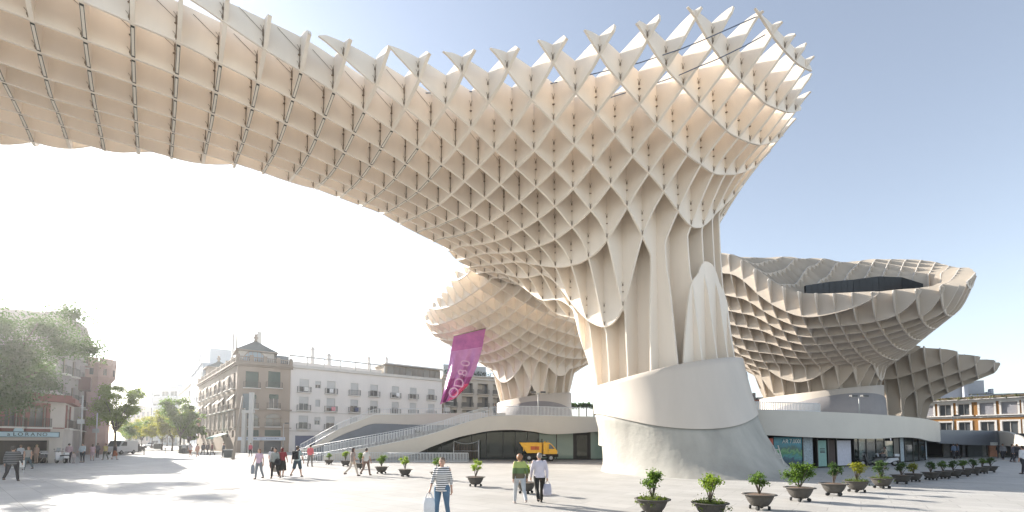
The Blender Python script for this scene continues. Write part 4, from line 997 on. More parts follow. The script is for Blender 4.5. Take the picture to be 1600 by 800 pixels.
FE.bx('window_trim', (.85, -.1, eo[0][2]), (1.2, -.003, eo[0][3]+.3), M_RED, BAR); FE.bx('window_trim', (3.2, -.1, eo[0][2]), (3.55, -.003, eo[0][3]+.3), M_RED, BAR); FE.bx('cornice', (.51, -.5, zz(628)), (FE.L, -.003, zz(622)), M_RED, BAR); FE.bx('cornice', (.36, -.35, zz(622)), (FE.L, .3, zz(616.5)), M_RED, BAR)
FE.bx('roof_box', (-.8, .5, zz(616)), (FE.L*.9, 2, zz(611)), cm((.6, .58, .55)), BAR)
sg = thing('bar_sign', 'long pale blue sign reading ALORAÑO above the bar terrace', 'sign', tuple(FB.M @ Vector((0, -.25, 0))))
M_SIGN = mat('sign_blue', (.42, .58, .66), .45); M_SB = mat('sign_rim', (.05, .10, .12), .5)
Ms = Matrix.Translation(-(FB.M @ Vector((0, -.25, 0)))) @ FB.M
a, b = s_(-30), s_(88); z0, z1 = zz(682.6), zz(675.8)
MB().box((a, -.3, z0), (b, -.22, z1), Ms).build('board', M_SIGN, sg)
for lo, hi in (((a, -.33, z1), (b, -.2, z1+.05)), ((a, -.33, z0-.05), (b, -.2, z0)), ((b, -.33, z0-.05), (b+.05, -.2, z1+.05))): MB().box(lo, hi, Ms).build('edge', M_SB, sg)
n = 12; rc = (s_(17)+s_(32.5))/2; rr_ = (s_(32.5)-s_(17))/2; m = MB()
f = [Vector((rc+rr_*math.cos(math.pi*q/n), -.3, z1+.05+.36*math.sin(math.pi*q/n))) for q in range(n+1)]; bk = [p+Vector((0, .08, 0)) for p in f]
m.rings([[Ms @ p for p in f], [Ms @ p for p in bk]], False, smooth=False); m.add([Ms @ p for p in f], [list(range(n+1))]); m.build('arch_top', M_SIGN, sg)
for ch, u in (('a', 9), ('L', 18.5), ('O', 27.5), ('R', 37.8), ('A', 47), ('Ñ', 57), ('O', 66)):
    text('letter', ch, .42, Ms @ Matrix.Translation((s_(u), -.31, (z0+z1)/2)) @ Matrix.Rotation(R(90), 4, 'X') @ Matrix.Scale(1.15, 4, (1, 0, 0)), cm((.03, .06, .07)), sg, ext=.015)
# tall grey house
GH = thing('stone_house', 'tall narrow grey house with a stepped gable behind the bar', 'building'); M_GST = mat('grey_stone', (.30, .27, .26), .85, var=.15, scale=.5)
FG = Fac(AT(88, 50), AT(118, 55)); FG2 = Fac(AT(118, 55), AT(134, 70)); zg = lambda v: HZ(v, 54)
for F, nb in ((FG, 2), (FG2, 4)):
    ops = []
    for fz in (3.4, 6.6, 9.8, 12.6):
        for q in range(nb): s = (q+.5)*F.L/nb; ops.append((s-.5, s+.5, fz, fz+1.9))
    F.wall('wall', 0, zg(505), ops, M_GST, GH)
    for o in ops: window(F, GH, *o, frame=M_BTR); balcony(F, GH, o[0]-.2, o[1]+.2, o[2], n=6, out=.4)
    F.bx('cornice', (-.3, -.6, zg(512)), (F.L+.3, -.003, zg(508)), M_GST, GH); F.bx('cornice', (-.2, -.35, zg(508)), (F.L+.2, -.003, zg(505)), M_GST, GH)
box_building(FG, GH, 12, 0, zg(505), M_GST)
FG.bx('gable', (FG.L*.3, .3, zg(505)), (FG.L*.95, 2, zg(499)), M_GST, GH); FG.bx('gable', (FG.L*.5, .35, zg(499)), (FG.L*.85, 1.9, zg(494)), M_GST, GH)
MB().lathe([(.3, 0), (.15, .5), (.25, .8), (.03, 1.3)], tuple(FG.M @ Vector((FG.L*.68, 1, zg(494)))), n=6).build('finial', M_GST, GH)
FG2.bx('oriel', (1, -1.1, zg(606)), (3.4, -.003, zg(585)), mat('oriel_red', (.12, .05, .05), .6), GH)
# turret
TU = thing('crenellated_tower', 'pink stone tower with battlements at the mouth of the street', 'tower'); M_PNK = mat('pink_stone', (.47, .33, .29), .85, var=.12, scale=.8)
tp = AT(148.5, 66); tz = lambda v: HZ(v, 64.5); rt = 1.55
MB().lathe([(rt, 0), (rt, tz(597)), (rt*1.06, tz(595)), (rt*1.32, tz(588)), (rt*1.32, tz(569))], (tp.x, tp.y, 0), n=8, smooth=False).build('shaft', M_PNK, TU)
me = MB().box((-.32, -.14, 0), (.32, .14, .95)).mesh('merlon', M_PNK)
for k in range(16):
    t_ = 2*math.pi*(k+.5)/16; link('merlon', me, TU, loc=(tp.x+rt*1.25*math.cos(t_), tp.y+rt*1.25*math.sin(t_), tz(569)), rot=(0, 0, t_+math.pi/2))
for k in range(8):
    t_ = 2*math.pi*(k+.5)/8; c = Vector((tp.x+math.cos(t_)*(rt*1.225), tp.y+math.sin(t_)*(rt*1.225), tz(580)))
    M = Matrix.Translation(c) @ Matrix.Rotation(t_+math.pi/2, 4, 'Z'); MB().box((-.2, -.04, -.5), (.2, .04, .3), M).lathe([(.001, -.04), (.2, -.04), (.2, .04), (.001, .04)], n=8).build('arched_slit', M_PANE, TU) if False else MB().box((-.2, -.04, -.5), (.2, .04, .45), M).build('slit', M_PANE, TU)
MB().box((tp.x-.25, tp.y-rt-.03, tz(592)), (tp.x+.2, tp.y-rt+.2, tz(587.5)-.9+.6), None).build('slit', M_PANE, TU)
# house below the turret
b6, F, H = plain_block('narrow grey house below the battlemented tower', 134, 70, 163, 90, 632, 80, (.3, .29, .28), 3, 5, depth=6, name='town_house')

# --- right: orange house and white roofs
OR = thing('orange_house', 'ochre house with white window surrounds on the right edge', 'building')
O0 = AT(1428, 74); O1 = AT(1690, 60); FO = Fac(O0, O1); M_OCH = mat('ochre_render', (.30, .15, .045), .85, var=.12, scale=.5); M_OW = mat('white_trim', (.60, .59, .58), .7)
ops = []; y_ = lambda u: FO.y_of(u)
wn = []
for u, w in ((1450, 1.5), (1478.5, 1.4), (1507.5, 1.3), (1543.5, 1.5), (1579, 1.6), (1615, 1.6)):
    s = FO.s_of(u); wn.append((s-w/2, s+w/2, 5.95, 7.75)); wn.append((s-w/2, s+w/2, 3.0, 4.9))
FO.wall('wall', 0, 7.95, wn, M_OCH, OR); box_building(FO, OR, 10, 0, 8.55, M_OW)
for i, o in enumerate(wn):
    window(FO, OR, *o, blind=.97 if i in (0, 6, 8, 10) else 0, bmat=cm((.28, .28, .31))); t_ = .22
    for lo, hi in (((o[0]-t_, -.07, o[2]), (o[0], -.003, o[3]+t_)), ((o[1], -.07, o[2]), (o[1]+t_, -.003, o[3]+t_)), ((o[0], -.07, o[3]), (o[1], -.003, o[3]+t_))): FO.bx('window_trim', lo, hi, M_OW, OR)
    FO.bx('sill', (o[0]-.4, -.3, o[2]-.16), (o[1]+.4, -.003, o[2]-.002), M_OW, OR)
FO.bx('string_course', (0, -.1, 5.5), (FO.L, -.003, 5.72), M_OW, OR); FO.bx('frieze', (0, -.12, 7.95), (FO.L, .25, 8.3), M_OW, OR); FO.bx('cornice', (-.1, -.6, 8.3), (FO.L, .25, 8.42), M_OW, OR)
FO.bx('roof_edge', (-.1, -.45, 8.42), (FO.L, .3, 8.78), mat('weathered_edge', (.16, .12, .07), .9, var=.4, scale=2), OR)
for q in range(16):
    p = FO.M @ Vector((1+q*1.2, -.4, 8.6)); m = MB()
    for k in range(26):
        c = p+Vector((random.gauss(0, .4), random.gauss(0, .1), random.gauss(0, .15))); a = Vector((random.gauss(0, 1), random.gauss(0, 1), random.gauss(0, 1))).normalized()*.13; b_ = a.cross(Vector((0.3, .5, 1))).normalized()*.09; m.quad(c-a, c-b_, c+a, c+b_)
    m.build('roof_weeds', cm((.12, .14, .04)), OR)
WR = thing('rooftop_house', 'blank white rooftop volumes above the ochre house', 'building'); M_BW = mat('bluish_white', (.42, .44, .50), .8, var=.05, scale=.3)
FW = Fac(AT(1405, 84), AT(1700, 74)); zw = lambda v: HZ(v, 80)
def wb(name, u0, u1, v0, v1, y0, y1, m_=M_BW): MB().box((FW.s_of(u0), y0, zw(v0)), (FW.s_of(u1), y1, zw(v1)), FW.M).build(name, m_, WR)
wb('wall', 1405, 1506, 690, 604.5, .5, 9); wb('wall', 1506.1, 1549, 690, 594, 1.5, 9, cm((.40, .42, .46))); wb('stair_head', 1476, 1490, 604.4, 597, 1, 4); wb('low_wall', 1519, 1552, 640, 617.5, -.3, .4); wb('ledge', 1519, 1552, 617.3, 616, -.4, .5, cm((.15, .15, .14)))
wb('pillar', 1505, 1511, 625, 603, -1, -.4); wb('plinth', 1504, 1518, 640, 620, -1.2, .45); wb('pergola_roof', 1489, 1519, 600, 597.5, -1.4, 1.45, cm((.3, .29, .24))); wb('window_pane', 1477, 1483, 626, 621, .44, .49, M_PANE)
wb('far_wall', 1552.2, 1680, 640, 614.5, 3, 9, cm((.34, .36, .38))); wb('chimney', 1570, 1574.5, 614.4, 606, 3.5, 4.5); wb('slope', 1553, 1566, 630, 624, 1, 2.9, cm((.25, .25, .25)))
for u in (1557, 1562, 1565): wb('chimney', u, u+2, 616, 611, 3.2, 3.8)
for q in range(3): wb('antenna', 1498+q*27, 1498.25+q*27, 600, 588+q*5, 4, 4.05, M_FRAME)
# far dark planting and roofs seen between the trunks
LR = thing('roof_terrace', 'low tiled roofs and chimneys seen between the big trunk and the right one', 'building'); M_TER = mat('terracotta', (.25, .10, .06), .8, var=.2, scale=1)
for u0, u1, v0, v1, c in ((1172, 1203, 640, 628, (.5, .48, .45)), (1176, 1205, 628, 624, (.22, .09, .06)), (1181, 1186, 624, 613, (.12, .11, .1)), (1190, 1199, 624, 620, (.3, .28, .26))):
    a, b = AT(u0, 100), AT(u1, 100); MB().box((a.x, 100+(v0 < 630), HZ(v0, 100) if v0 < 640 else 0), (b.x, 104, HZ(v1, 100))).build('roof_volume', cm(c), LR)
# ------------------------------------------------------------------ trees and planters
M_BARK = mat('bark', (0.09, 0.07, 0.055), 0.9, var=.3, scale=6)
def leafmat(name, c1, c2):
    m = mat(name, c1, .55, col2=c2, scale=.9, spec=.3); b = m.node_tree.nodes['Principled BSDF']; t = m.node_tree
    tr = t.nodes.new('ShaderNodeBsdfTranslucent'); tr.inputs['Color'].default_value = (c1[0]*1.6, c1[1]*1.6, c1[2]*.9, 1)
    mx = t.nodes.new('ShaderNodeMixShader'); mx.inputs['Fac'].default_value = .5; t.links.new(b.outputs[0], mx.inputs[1]); t.links.new(tr.outputs[0], mx.inputs[2]); t.links.new(mx.outputs[0], t.nodes['Material Output'].inputs['Surface']); return m
M_LF = {'dark': leafmat('leaves_dark', (.055, .10, .035), (.03, .06, .025)), 'mid': leafmat('leaves_mid', (.10, .17, .035), (.045, .09, .02)), 'yellow': leafmat('leaves_yellow', (.24, .24, .03), (.11, .14, .02)),
        'lime': leafmat('leaves_lime', (.19, .27, .04), (.08, .13, .025)), 'grass': leafmat('leaves_grass', (.12, .16, .04), (.05, .07, .02))}
def leaf_mesh(clumps, n, size, R_, name='leaves', flat=False):
    """clumps: (x, y, z, r). small bent leaf quads scattered through the clumps' volumes"""
    C_ = np.array(clumps, float); w = C_[:, 3]**2; w /= w.sum(); idx = R_.choice(len(C_), n, p=w)
    d = R_.normal(size=(n, 3)); d /= np.linalg.norm(d, axis=1)[:, None]; rad = np.abs(R_.normal(.55, .38, n))
    P = C_[idx, :3]+d*rad[:, None]*C_[idx, 3:4]*np.array([1, 1, .8])
    ax = R_.normal(size=(n, 3))+np.array([0, 0, -.3]); ax /= np.linalg.norm(ax, axis=1)[:, None]; sd = np.cross(ax, R_.normal(size=(n, 3))); sd /= np.linalg.norm(sd, axis=1)[:, None]
    s = size*R_.uniform(.6, 1.35, n)[:, None]; up = np.cross(ax, sd)
    v = np.stack([P-ax*s, P+sd*s*.5+up*s*.15, P+ax*s, P-sd*s*.5+up*s*.15], 1).reshape(-1, 3)
    me = bpy.data.meshes.new(name); me.vertices.add(4*n); me.vertices.foreach_set('co', v.ravel()); me.loops.add(4*n); me.loops.foreach_set('vertex_index', np.arange(4*n, dtype=np.int32))
    me.polygons.add(n); me.polygons.foreach_set('loop_start', np.arange(0, 4*n, 4, dtype=np.int32)); me.polygons.foreach_set('loop_total', np.full(n, 4, dtype=np.int32)); me.update(calc_edges=True); return me
def tree(label, loc, H, cw, leaf, n, seed, size=.16, trunk=.18, group=None, bare=.3):
    t = thing('street_tree', label, 'tree', tuple(loc), group=group); R_ = np.random.default_rng(seed); rr = random.Random(seed)
    tr = MB(); fork = H*bare; tr.tube([(0, 0, 0), (.05, .02, fork*.5), (0, .05, fork)], [trunk*1.25, trunk*.95, trunk*.8], 8)
    clumps = []
    nb = 9
    for q in range(nb):
        a = 2*math.pi*q/nb+rr.uniform(-.3, .3); r1 = cw*rr.uniform(.45, .95); z1 = H*rr.uniform(.5, .86)
        p0 = Vector((0, 0, fork*rr.uniform(.85, 1.1))); p2 = Vector((math.cos(a)*r1*.85, math.sin(a)*r1*.85, z1)); p1 = p0.lerp(p2, .5)+Vector((0, 0, H*.04))
        tr.tube([p0, p1, p2], [trunk*.5, trunk*.28, trunk*.08], 5, cap=False)
        for k in range(5):
            b = p1.lerp(p2, rr.uniform(.1, 1.25)); clumps.append((b.x+rr.gauss(0, cw*.13), b.y+rr.gauss(0, cw*.13), b.z+rr.gauss(0, H*.06), cw*rr.uniform(.10, .30)))
    tr.tube([(0, .05, fork), (rr.uniform(-.3, .3), rr.uniform(-.3, .3), H*.85)], [trunk*.6, trunk*.1], 5, cap=False)
    for k in range(10): clumps.append((rr.gauss(0, cw*.3), rr.gauss(0, cw*.3), H*rr.uniform(.62, .97), cw*rr.uniform(.13, .26)))
    tr.build('trunk', M_BARK, t)
    me = leaf_mesh(clumps, n, size, R_, 'crown'); me.materials.append(M_LF[leaf]); link('crown', me, t)
    return t
tl = G(18, 735); 
tree('big hazy plane tree overhanging the bar on the left edge', (AT(-30, 31).x, 31, 0), 12.4, 6.0, 'dark', 70000, 11, .085, .25, bare=.3)
tree('second dark tree behind the big one at the left edge', (AT(-75, 27).x, 27, 0), 9.6, 4.2, 'dark', 20000, 12, .09, .22)
tree('bright green street tree in front of the battlemented tower', (AT(180, 58).x, 58, 0), HZ(600, 58), 3.3, 'lime', 22000, 13, .10, .14, bare=.34)
for u, y, vt, cw, lf, sd_, lb in ((222, 100, 655, 3.6, 'mid', 14, 'low green tree just right of the bright one, on the left kerb'), (238, 120, 648, 4.2, 'yellow', 15, 'yellowish tree half way down the street, left of the road'), (254, 95, 647, 4.0, 'yellow', 16, 'broad yellow-green tree in the middle of the street row'),
                                 (270, 84, 640, 3.6, 'yellow', 17, 'yellowing tree with a thin trunk beside the taller green one'), (282, 76, 622, 3.6, 'mid', 18, 'tall green tree in front of the brown corner house'), (213, 150, 664, 4.5, 'mid', 19, 'distant tree filling the left side of the street'),
                                 (262, 150, 655, 4.5, 'yellow', 20, 'distant tree behind the yellow row'), (296, 80, 655, 2.0, 'mid', 21, 'small tree touching the awnings of the corner house'), (243, 190, 662, 5, 'mid', 22, 'farthest tree closing the street'), (203, 122, 660, 3.6, 'yellow', 23, 'pale tree behind the bright green one')):
    tree(lb, (AT(u, y).x, y, 0), HZ(vt, y), cw, lf, 11000, sd_, .15, .13, group='trees down the street')
# dark hedge line of far trees on the horizon between the trunks
for i, (u, y) in enumerate(((893, 96), (905, 97), (917, 96), (928, 97))):
    t = thing('roof_garden_shrub', ('first', 'second', 'third', 'fourth')[i]+' dark shrub right of the middle stem, on the skyline towards the big trunk', 'shrub', (AT(u, y).x, y, 0), group='dark shrubs between the trunks')
    R_ = np.random.default_rng(40+i); zt0 = HZ(637, y); me = leaf_mesh([(R_.uniform(-1, 1), 0, zt0+R_.uniform(0, .8), .55) for _ in range(8)], 500, .2, R_, 'crown'); me.materials.append(M_LF['dark']); link('crown', me, t); MB().tube([(0, 0, 0), (0, 0, zt0+.3)], .12, 5).build('trunk', M_BARK, t)

# planters ---------------------------------------------------------
M_POT = mat('pot_clay', (0.085, 0.078, 0.07), .75, var=.25, scale=4, bump=.3, bscale=14); M_SOIL = mat('soil', (.16, .11, .08), .95, var=.4, scale=20, bump=.5); M_RUB = mat('black_rubber', (.02, .02, .02), .7)
def planter(kind, leaf, seed, sides=20):
    t = thing('planter', '', 'planter', (0, 0, 0)); R_ = np.random.default_rng(seed); rr = random.Random(seed); k_ = kids(t)
    MB().lathe([(.17, .10), (.24, .13), (.32, .24), (.385, .38), (.40, .43), (.485, .445), (.49, .465), (.42, .47), (.39, .43)], n=sides, cap1=False).build('bowl', M_POT, t)
    MB().lathe([(.395, .435), (.25, .465), (.02, .475)], n=sides, cap0=False).build('soil', M_SOIL if kind != 'grassy' else M_LF['grass'], t)
    w_ = MB().rings([[(x, r*math.cos(2*math.pi*k/10), r*math.sin(2*math.pi*k/10)) for k in range(10)] for x, r in ((-.03, .03), (-.03, .06), (.03, .06), (.03, .03))], True, cap0=True, cap1=True).mesh('wheel', M_RUB)
    for k in range(4):
        a = math.pi/4+k*math.pi/2; link('wheel', w_, t, loc=(.26*math.cos(a), .26*math.sin(a), .062), rot=(0, 0, rr.uniform(0, 3)))
    fr = MB()
    for k in range(4): a = math.pi/4+k*math.pi/2; fr.tube([(.26*math.cos(a), .26*math.sin(a), .07), (.2*math.cos(a), .2*math.sin(a), .16)], .02, 5)
    fr.build('castor_frame', M_RUB, t)
    st = MB(); cl = []; h = {'ball': 1.08, 'tall': 1.18, 'low': .9, 'grassy': 1.12, 'bush': 1.12}[kind]
    for k in range(7):
        a = rr.uniform(0, 6.28); r1 = rr.uniform(.06, .28) if kind != 'bush' else rr.uniform(.1, .4); z = .48+h*rr.uniform(.35, .62); st.tube([(0, 0, .45), (math.cos(a)*r1*.45, math.sin(a)*r1*.45, .48+(z-.48)*.5), (math.cos(a)*r1, math.sin(a)*r1, z)], [.02, .014, .007], 5, cap=False)
        cl.append((math.cos(a)*r1, math.sin(a)*r1, z, rr.uniform(.10, .17) if kind != 'bush' else .2))
        cl.append((math.cos(a+1)*r1*.8, math.sin(a+1)*r1*.8, z-rr.uniform(.0, .22), rr.uniform(.08, .13) if kind != 'bush' else .2))
    cl.append((0, 0, .48+h*.6, .16)); st.build('stems', M_BARK, t)
    if kind == 'grassy':
        cg = [(math.cos(a)*.33, math.sin(a)*.33, .47, .10) for a in np.linspace(0, 6.2, 12)]+[(0, 0, .5, .25)]+[(.46*math.cos(a), .46*math.sin(a), .34, .08) for a in (0.2, .8, 5.2, 3.6)]
        me = leaf_mesh(cg, 900, .026, R_, 'ground_cover'); me.materials.append(M_LF['grass']); link('ground_cover', me, t)
    me = leaf_mesh(cl, {'ball': 1500, 'tall': 1000, 'low': 900, 'grassy': 1100, 'bush': 3400}[kind], .034, R_, 'foliage'); me.materials.append(M_LF[leaf]); link('foliage', me, t)
    return t
PROT = {}
def put_planter(kind, leaf, pos, sc, rz, label, grp='round planters on wheels'):
    k = (kind, leaf)
    if k not in PROT: PROT[k] = planter(kind, leaf, len(PROT)+60); o = PROT[k]; o.location = pos; o.rotation_euler = (0, 0, rz); o.scale = (sc,)*3; o['label'] = label
    else: o = dup(PROT[k], label, pos, rz, sc)
    o['group'] = grp; return o
pl = [(514, 726, 'low', 'mid', .86, 'small planter leftmost by the barred fence'), (540, 728.5, 'ball', 'lime', .95, 'planter with a lime shrub left of the beige-clad walkers'), (563, 733, 'tall', 'mid', .9, 'planter half hidden behind the two beige-clad walkers'),
      (596, 740, 'ball', 'mid', .92, 'planter with a round green shrub just right of the two beige-clad walkers'), (633, 744.5, 'tall', 'lime', .88, 'planter with a sparse light green shrub, second right of the beige-clad walkers'), (684, 750, 'tall', 'mid', .9, 'planter behind the head of the striped-top woman'),
      (743, 760, 'tall', 'lime', .92, 'planter with a slim shrub between the striped-top woman and the older couple'), (822, 771, 'ball', 'lime', .92, 'planter hidden behind the older couple'),
      (1020, 806, 'grassy', 'mid', 1.0, 'largest front planter with a slim shrub and a green mat of ground cover'), (1110, 812, 'grassy', 'lime', .96, 'front planter with a twin-headed shrub, right of the slim one'), (1187, 796, 'low', 'mid', .98, 'front planter with a small shrub over bare soil in front of the trunk foot'),
      (1250, 783, 'bush', 'mid', 1.0, 'planter with the biggest dense round bush'), (1303, 774.5, 'ball', 'dark', .98, 'planter with a small round tree right of the biggest bush'), (1339, 769, 'grassy', 'yellow', .95, 'planter with a yellow shrub and trailing stems'),
      (1378, 763, 'grassy', 'dark', .95, 'shaded planter with hanging greens by the scooter rider'), (1409, 756, 'low', 'dark', .9, 'shaded low planter left of the pale-leaved one'), (1428, 752.5, 'low', 'yellow', .85, 'planter with pale sunlit leaves in the shaded row'),
      (1455, 750, 'low', 'dark', .85, 'first empty-looking dark planter of the shaded row'), (1474, 748, 'low', 'mid', .85, 'second dark planter of the shaded row'), (1490, 746.5, 'low', 'dark', .85, 'third dark planter of the shaded row'), (1506, 744.5, 'low', 'mid', .85, 'fourth dark planter of the shaded row'),
      (1521, 742.5, 'low', 'dark', .85, 'fifth dark planter of the shaded row'), (1535, 740, 'low', 'mid', .85, 'sixth dark planter of the shaded row'), (1548, 738, 'low', 'dark', .85, 'last dark planter of the shaded row by the far shops')]
for u, v, k, lf, sc, lb in pl:
    p = G(u, v); put_planter(k, lf, (p.x, p.y, 0), sc, random.uniform(0, 6), lb)
# ------------------------------------------------------------------ banner, poles, vehicles
def banner():
    y = 49.0; t = thing('hanging_banner', 'crumpled magenta banner hanging from the middle canopy', 'banner', (0, 0, 0))
    L = [(708, 525), (703, 552), (699, 580), (694, 605), (687, 632)]; Rr = [(758.5, 513), (753, 545), (744, 575), (731, 602), (712, 622)]
    def lerpc(C, t): 
        x = t*(len(C)-1); i = min(int(x), len(C)-2); f = x-i; return (C[i][0]*(1-f)+C[i+1][0]*f, C[i][1]*(1-f)+C[i+1][1]*f)
    nu, nv = 26, 40; rows = []
    for j in range(nv+1):
        tv = j/nv; a, b = lerpc(L, tv), lerpc(Rr, tv); row = []
        for i in range(nu+1):
            tu = i/nu; u = a[0]*(1-tu)+b[0]*tu; v = a[1]*(1-tu)+b[1]*tu
            fold = (math.sin(tu*19+tv*3.5)*.34+math.sin(tu*8-tv*7)*.42+math.sin(tu*31)*.08)*min(1, max(0, (tv-.2)*2.2)) - (tv**2)*1.2
            yy = y+fold+tu*.8*tv
            p = AT(u, yy); row.append((p.x, yy, HZ(v, yy)))
        rows.append(row)
    m = MB().rings(rows, False, smooth=True)
    for k, f in enumerate(m.f):
        j = k//nu; i = k % nu; tv = j/nv; tu = i/nu
        m.mi[k] = 1 if tv > .72 and tu > .45+(1-tv)*1.2 else 2 if .22 < tv < .62 else 0
    o = m.build('cloth', [mat('magenta_cloth', (.50, .12, .36), .26, col2=(.34, .07, .27), scale=1.5, spec=.5), mat('pink_lining', (.80, .14, .30), .5), mat('lilac_cloth', (.56, .24, .50), .3, col2=(.46, .17, .40), scale=2.0, spec=.5)], t)
    MB().tube([rows[0][0], rows[0][-1]], .06, 6).build('top_bar', M_STEEL, t)
    # lettering down the cloth
    txt = mat('banner_print', (.62, .36, .52), .5)
    for q, (ch, tv) in enumerate((('O', .86), ('D', .70), ('8', .55), ('0', .42))):
        a, b = lerpc(L, tv), lerpc(Rr, tv); u = a[0]*.42+b[0]*.58; v = a[1]*.42+b[1]*.58; yy = y-(tv**2)*1.2-.85; p = AT(u, yy)
        text('letter', ch, 1.5, Matrix.Translation((p.x, yy, HZ(v, yy))) @ Matrix.Rotation(R(90), 4, 'X') @ Matrix.Rotation(R(80), 4, 'Z'), txt, t, ext=.004)
banner()
M_POLE = mat('pole_paint', (.45, .45, .44), .5, metal=.2); M_POLD = mat('dark_pole', (.10, .10, .10), .5)
def lamp(label, u, y, vb, vt, two=True, r=.06):
    z0, z1 = HZ(vb, y), HZ(vt, y); p = AT(u, y); t = thing('lamp_post', label, 'lamp', (p.x, y, z0)); H = z1-z0
    MB().tube([(0, 0, 0), (0, 0, H)], [r, r*.7], 8).build('post', M_POLE, t)
    for s in ((-1, 1) if two else (1,)):
        MB().tube([(0, 0, H-.05), (s*.35, 0, H+.05)], .03, 5).build('arm', M_POLE, t); h = MB().box((s*.55-.28, -.2, H-.02), (s*.55+.28, .2, H+.18)).build('lamp_head', M_POLD, t); MB().box((s*.55-.22, -.16, H-.03), (s*.55+.22, .16, H-.021)).build('lens', M_WFR, h)
lamp('slim lamp post with two heads in front of the middle stem', 841, 50, 651, 614)
lamp('slim lamp post with a dark head in front of the right stem', 1344, 44, 651, 620, two=True)
lamp('small lamp on the deck in front of the ochre house', 1490, 60, 672, 650, two=False)
lamp('dark street lamp beside the white apartment house', 443, 74, 705, 662, two=False)
# leaning mast and tall white pylon
p = G(364, 718); t = thing('leaning_mast', 'tapered leaning mast left of the white pylon', 'mast', tuple(p)); H = HZ(619, p.y)
MB().tube([(0, 0, 0), (AT(378, p.y).x-p.x, 0, H)], [.16, .09], 8).build('mast', mat('mast_grey', (.30, .27, .24), .6), t)
p = G(385, 707.5); t = thing('white_pylon', 'tall white open-framed pylon in front of the brown corner house', 'pylon', tuple(p)); k = p.y/F_PX; H = HZ(613, p.y)
mp = mat('pylon_white', (.62, .61, .58), .6, var=.06)
MB().box((-.95, 0, 0), (-.35, .5, HZ(640, p.y))).build('leg', mp, t); MB().box((.15, 0, 0), (.75, .5, H)).build('leg', mp, t); MB().box((-1.0, -.05, HZ(645, p.y)), (.9, .55, HZ(641, p.y))).build('crossbar', mp, t)
MB().box((-.95, .05, HZ(641, p.y)+.01), (.149, .12, H-.2)).build('glass_sheet', glassmat('pylon_glass', (.35, .42, .45), mixin=.5), t)
for u, y, vt, lb in ((127, 50, 618, 'thin post right of the bar'), (151, 54, 645, 'shorter thin post in front of the tower')):
    t = thing('thin_post', lb, 'post', tuple(AT(u, y))); MB().tube([(0, 0, 0), (0, 0, HZ(vt, y))], .07, 6).build('shaft', M_POLE, t); MB().box((-.5, -.03, HZ(vt, y)*.55), (.3, .03, HZ(vt, y)*.55+.5)).build('plate', M_POLE, t)
t = thing('street_lamp', 'dome-shaped street lamp half hidden by the big tree at the left edge', 'lamp', tuple(AT(-22, 33))); H = HZ(569, 33)
MB().tube([(0, 0, 0), (0, 0, H), (.4, 0, H+.4), (1.1, 0, H+.35)], .05, 6).build('post', M_POLD, t); MB().lathe([(.05, .42), (.45, .34), (.85, .16), (.9, 0)], (1.1, 0, H-.1), n=14, cap0=False).build('shade', cm((.25, .27, .27)), t)
for u, v in ((225, 711), (258, 709)):
    p = G(u, v); t = thing('bollard', 'thin bollard at the mouth of the street, %s of the two' % ('left' if u == 225 else 'right'), 'bollard', tuple(p), group='bollards in the street mouth'); MB().lathe([(.05, 0), (.05, .9), (.03, .95)], n=8).build('shaft', M_POLD, t)
t = thing('manhole_cover', 'dark oblong drain cover on the empty pale paving', 'cover', tuple(G(354, 764)+Vector((0, 0, .004)))); MB().box((-.45, -.28, 0), (.45, .28, .006)).build('plate', mat('drain_iron', (.18, .17, .16), .8), t)

def prism(m, prof, x0, x1, mi=0):
    """prof in (y,z), extruded along x"""
    n = len(prof); m.add([(x0, y, z) for y, z in prof]+[(x1, y, z) for y, z in prof], [list(range(n)), list(range(2*n-1, n-1, -1))]+[(k, n+k, n+(k+1) % n, (k+1) % n) for k in range(n)], mi)
    return m
def wheel(parent, loc, r, w=.18, rimc=(.35, .35, .36)):
    x, y, z = loc; ax = lambda r_, d: [(x+d, y+r_*math.cos(2*math.pi*k/16), z+r_*math.sin(2*math.pi*k/16)) for k in range(16)]
    o = MB().rings([ax(r*.55, -w/2), ax(r*.92, -w/2), ax(r, -w/2+.03), ax(r, w/2-.03), ax(r*.92, w/2), ax(r*.55, w/2)], True, cap0=True, cap1=True).build('wheel', M_RUB, parent)
    MB().rings([ax(r*.5, -w/2-.012), ax(r*.45, -w/2-.02), ax(.03, -w/2-.005)], True, cap0=False, cap1=True).rings([ax(.03, w/2+.005), ax(r*.45, w/2+.02), ax(r*.5, w/2+.012)], True, cap0=True).build('rim', mat('rim_%d' % len(bpy.data.materials), rimc, .4, metal=.5), o)
# yellow street-works truck, seen from its right side, nose to the right of the picture (+y local is its nose)
p = G(842, 720.5); TK = thing('tipper_truck', 'small yellow tipper truck parked in front of the glass shops', 'truck', (p.x, p.y, 0), rz=R(-90), scale=1.0)
MY = mat('truck_yellow', (.88, .46, .02), .35, var=.06, scale=2, spec=.5)
prism(MB(), [(.35, .72), (1.72, .72), (1.78, 1.0), (1.62, 1.2), (1.22, 1.68), (.95, 1.85), (.35, 1.85)], -.72, .72).build('cab', MY, TK)
for sx in (-.725, .725):
    s_ = 1 if sx > 0 else -1
    MB().add([(sx, .95, 1.22), (sx, 1.5, 1.22), (sx, 1.17, 1.63), (sx, .95, 1.72)], [(0, 1, 2, 3)]).build('side_window', M_PANE, TK)
    MB().tube([(sx, .86, .8), (sx, .86, 1.78)], .012, 4).tube([(sx, .4, .8), (sx, .4, 1.78)], .012, 4).build('door_seam', M_RUB, TK); MB().box((sx-.02, .9, 1.1), (sx+.02, 1.0, 1.13)).build('door_handle', M_RUB, TK)
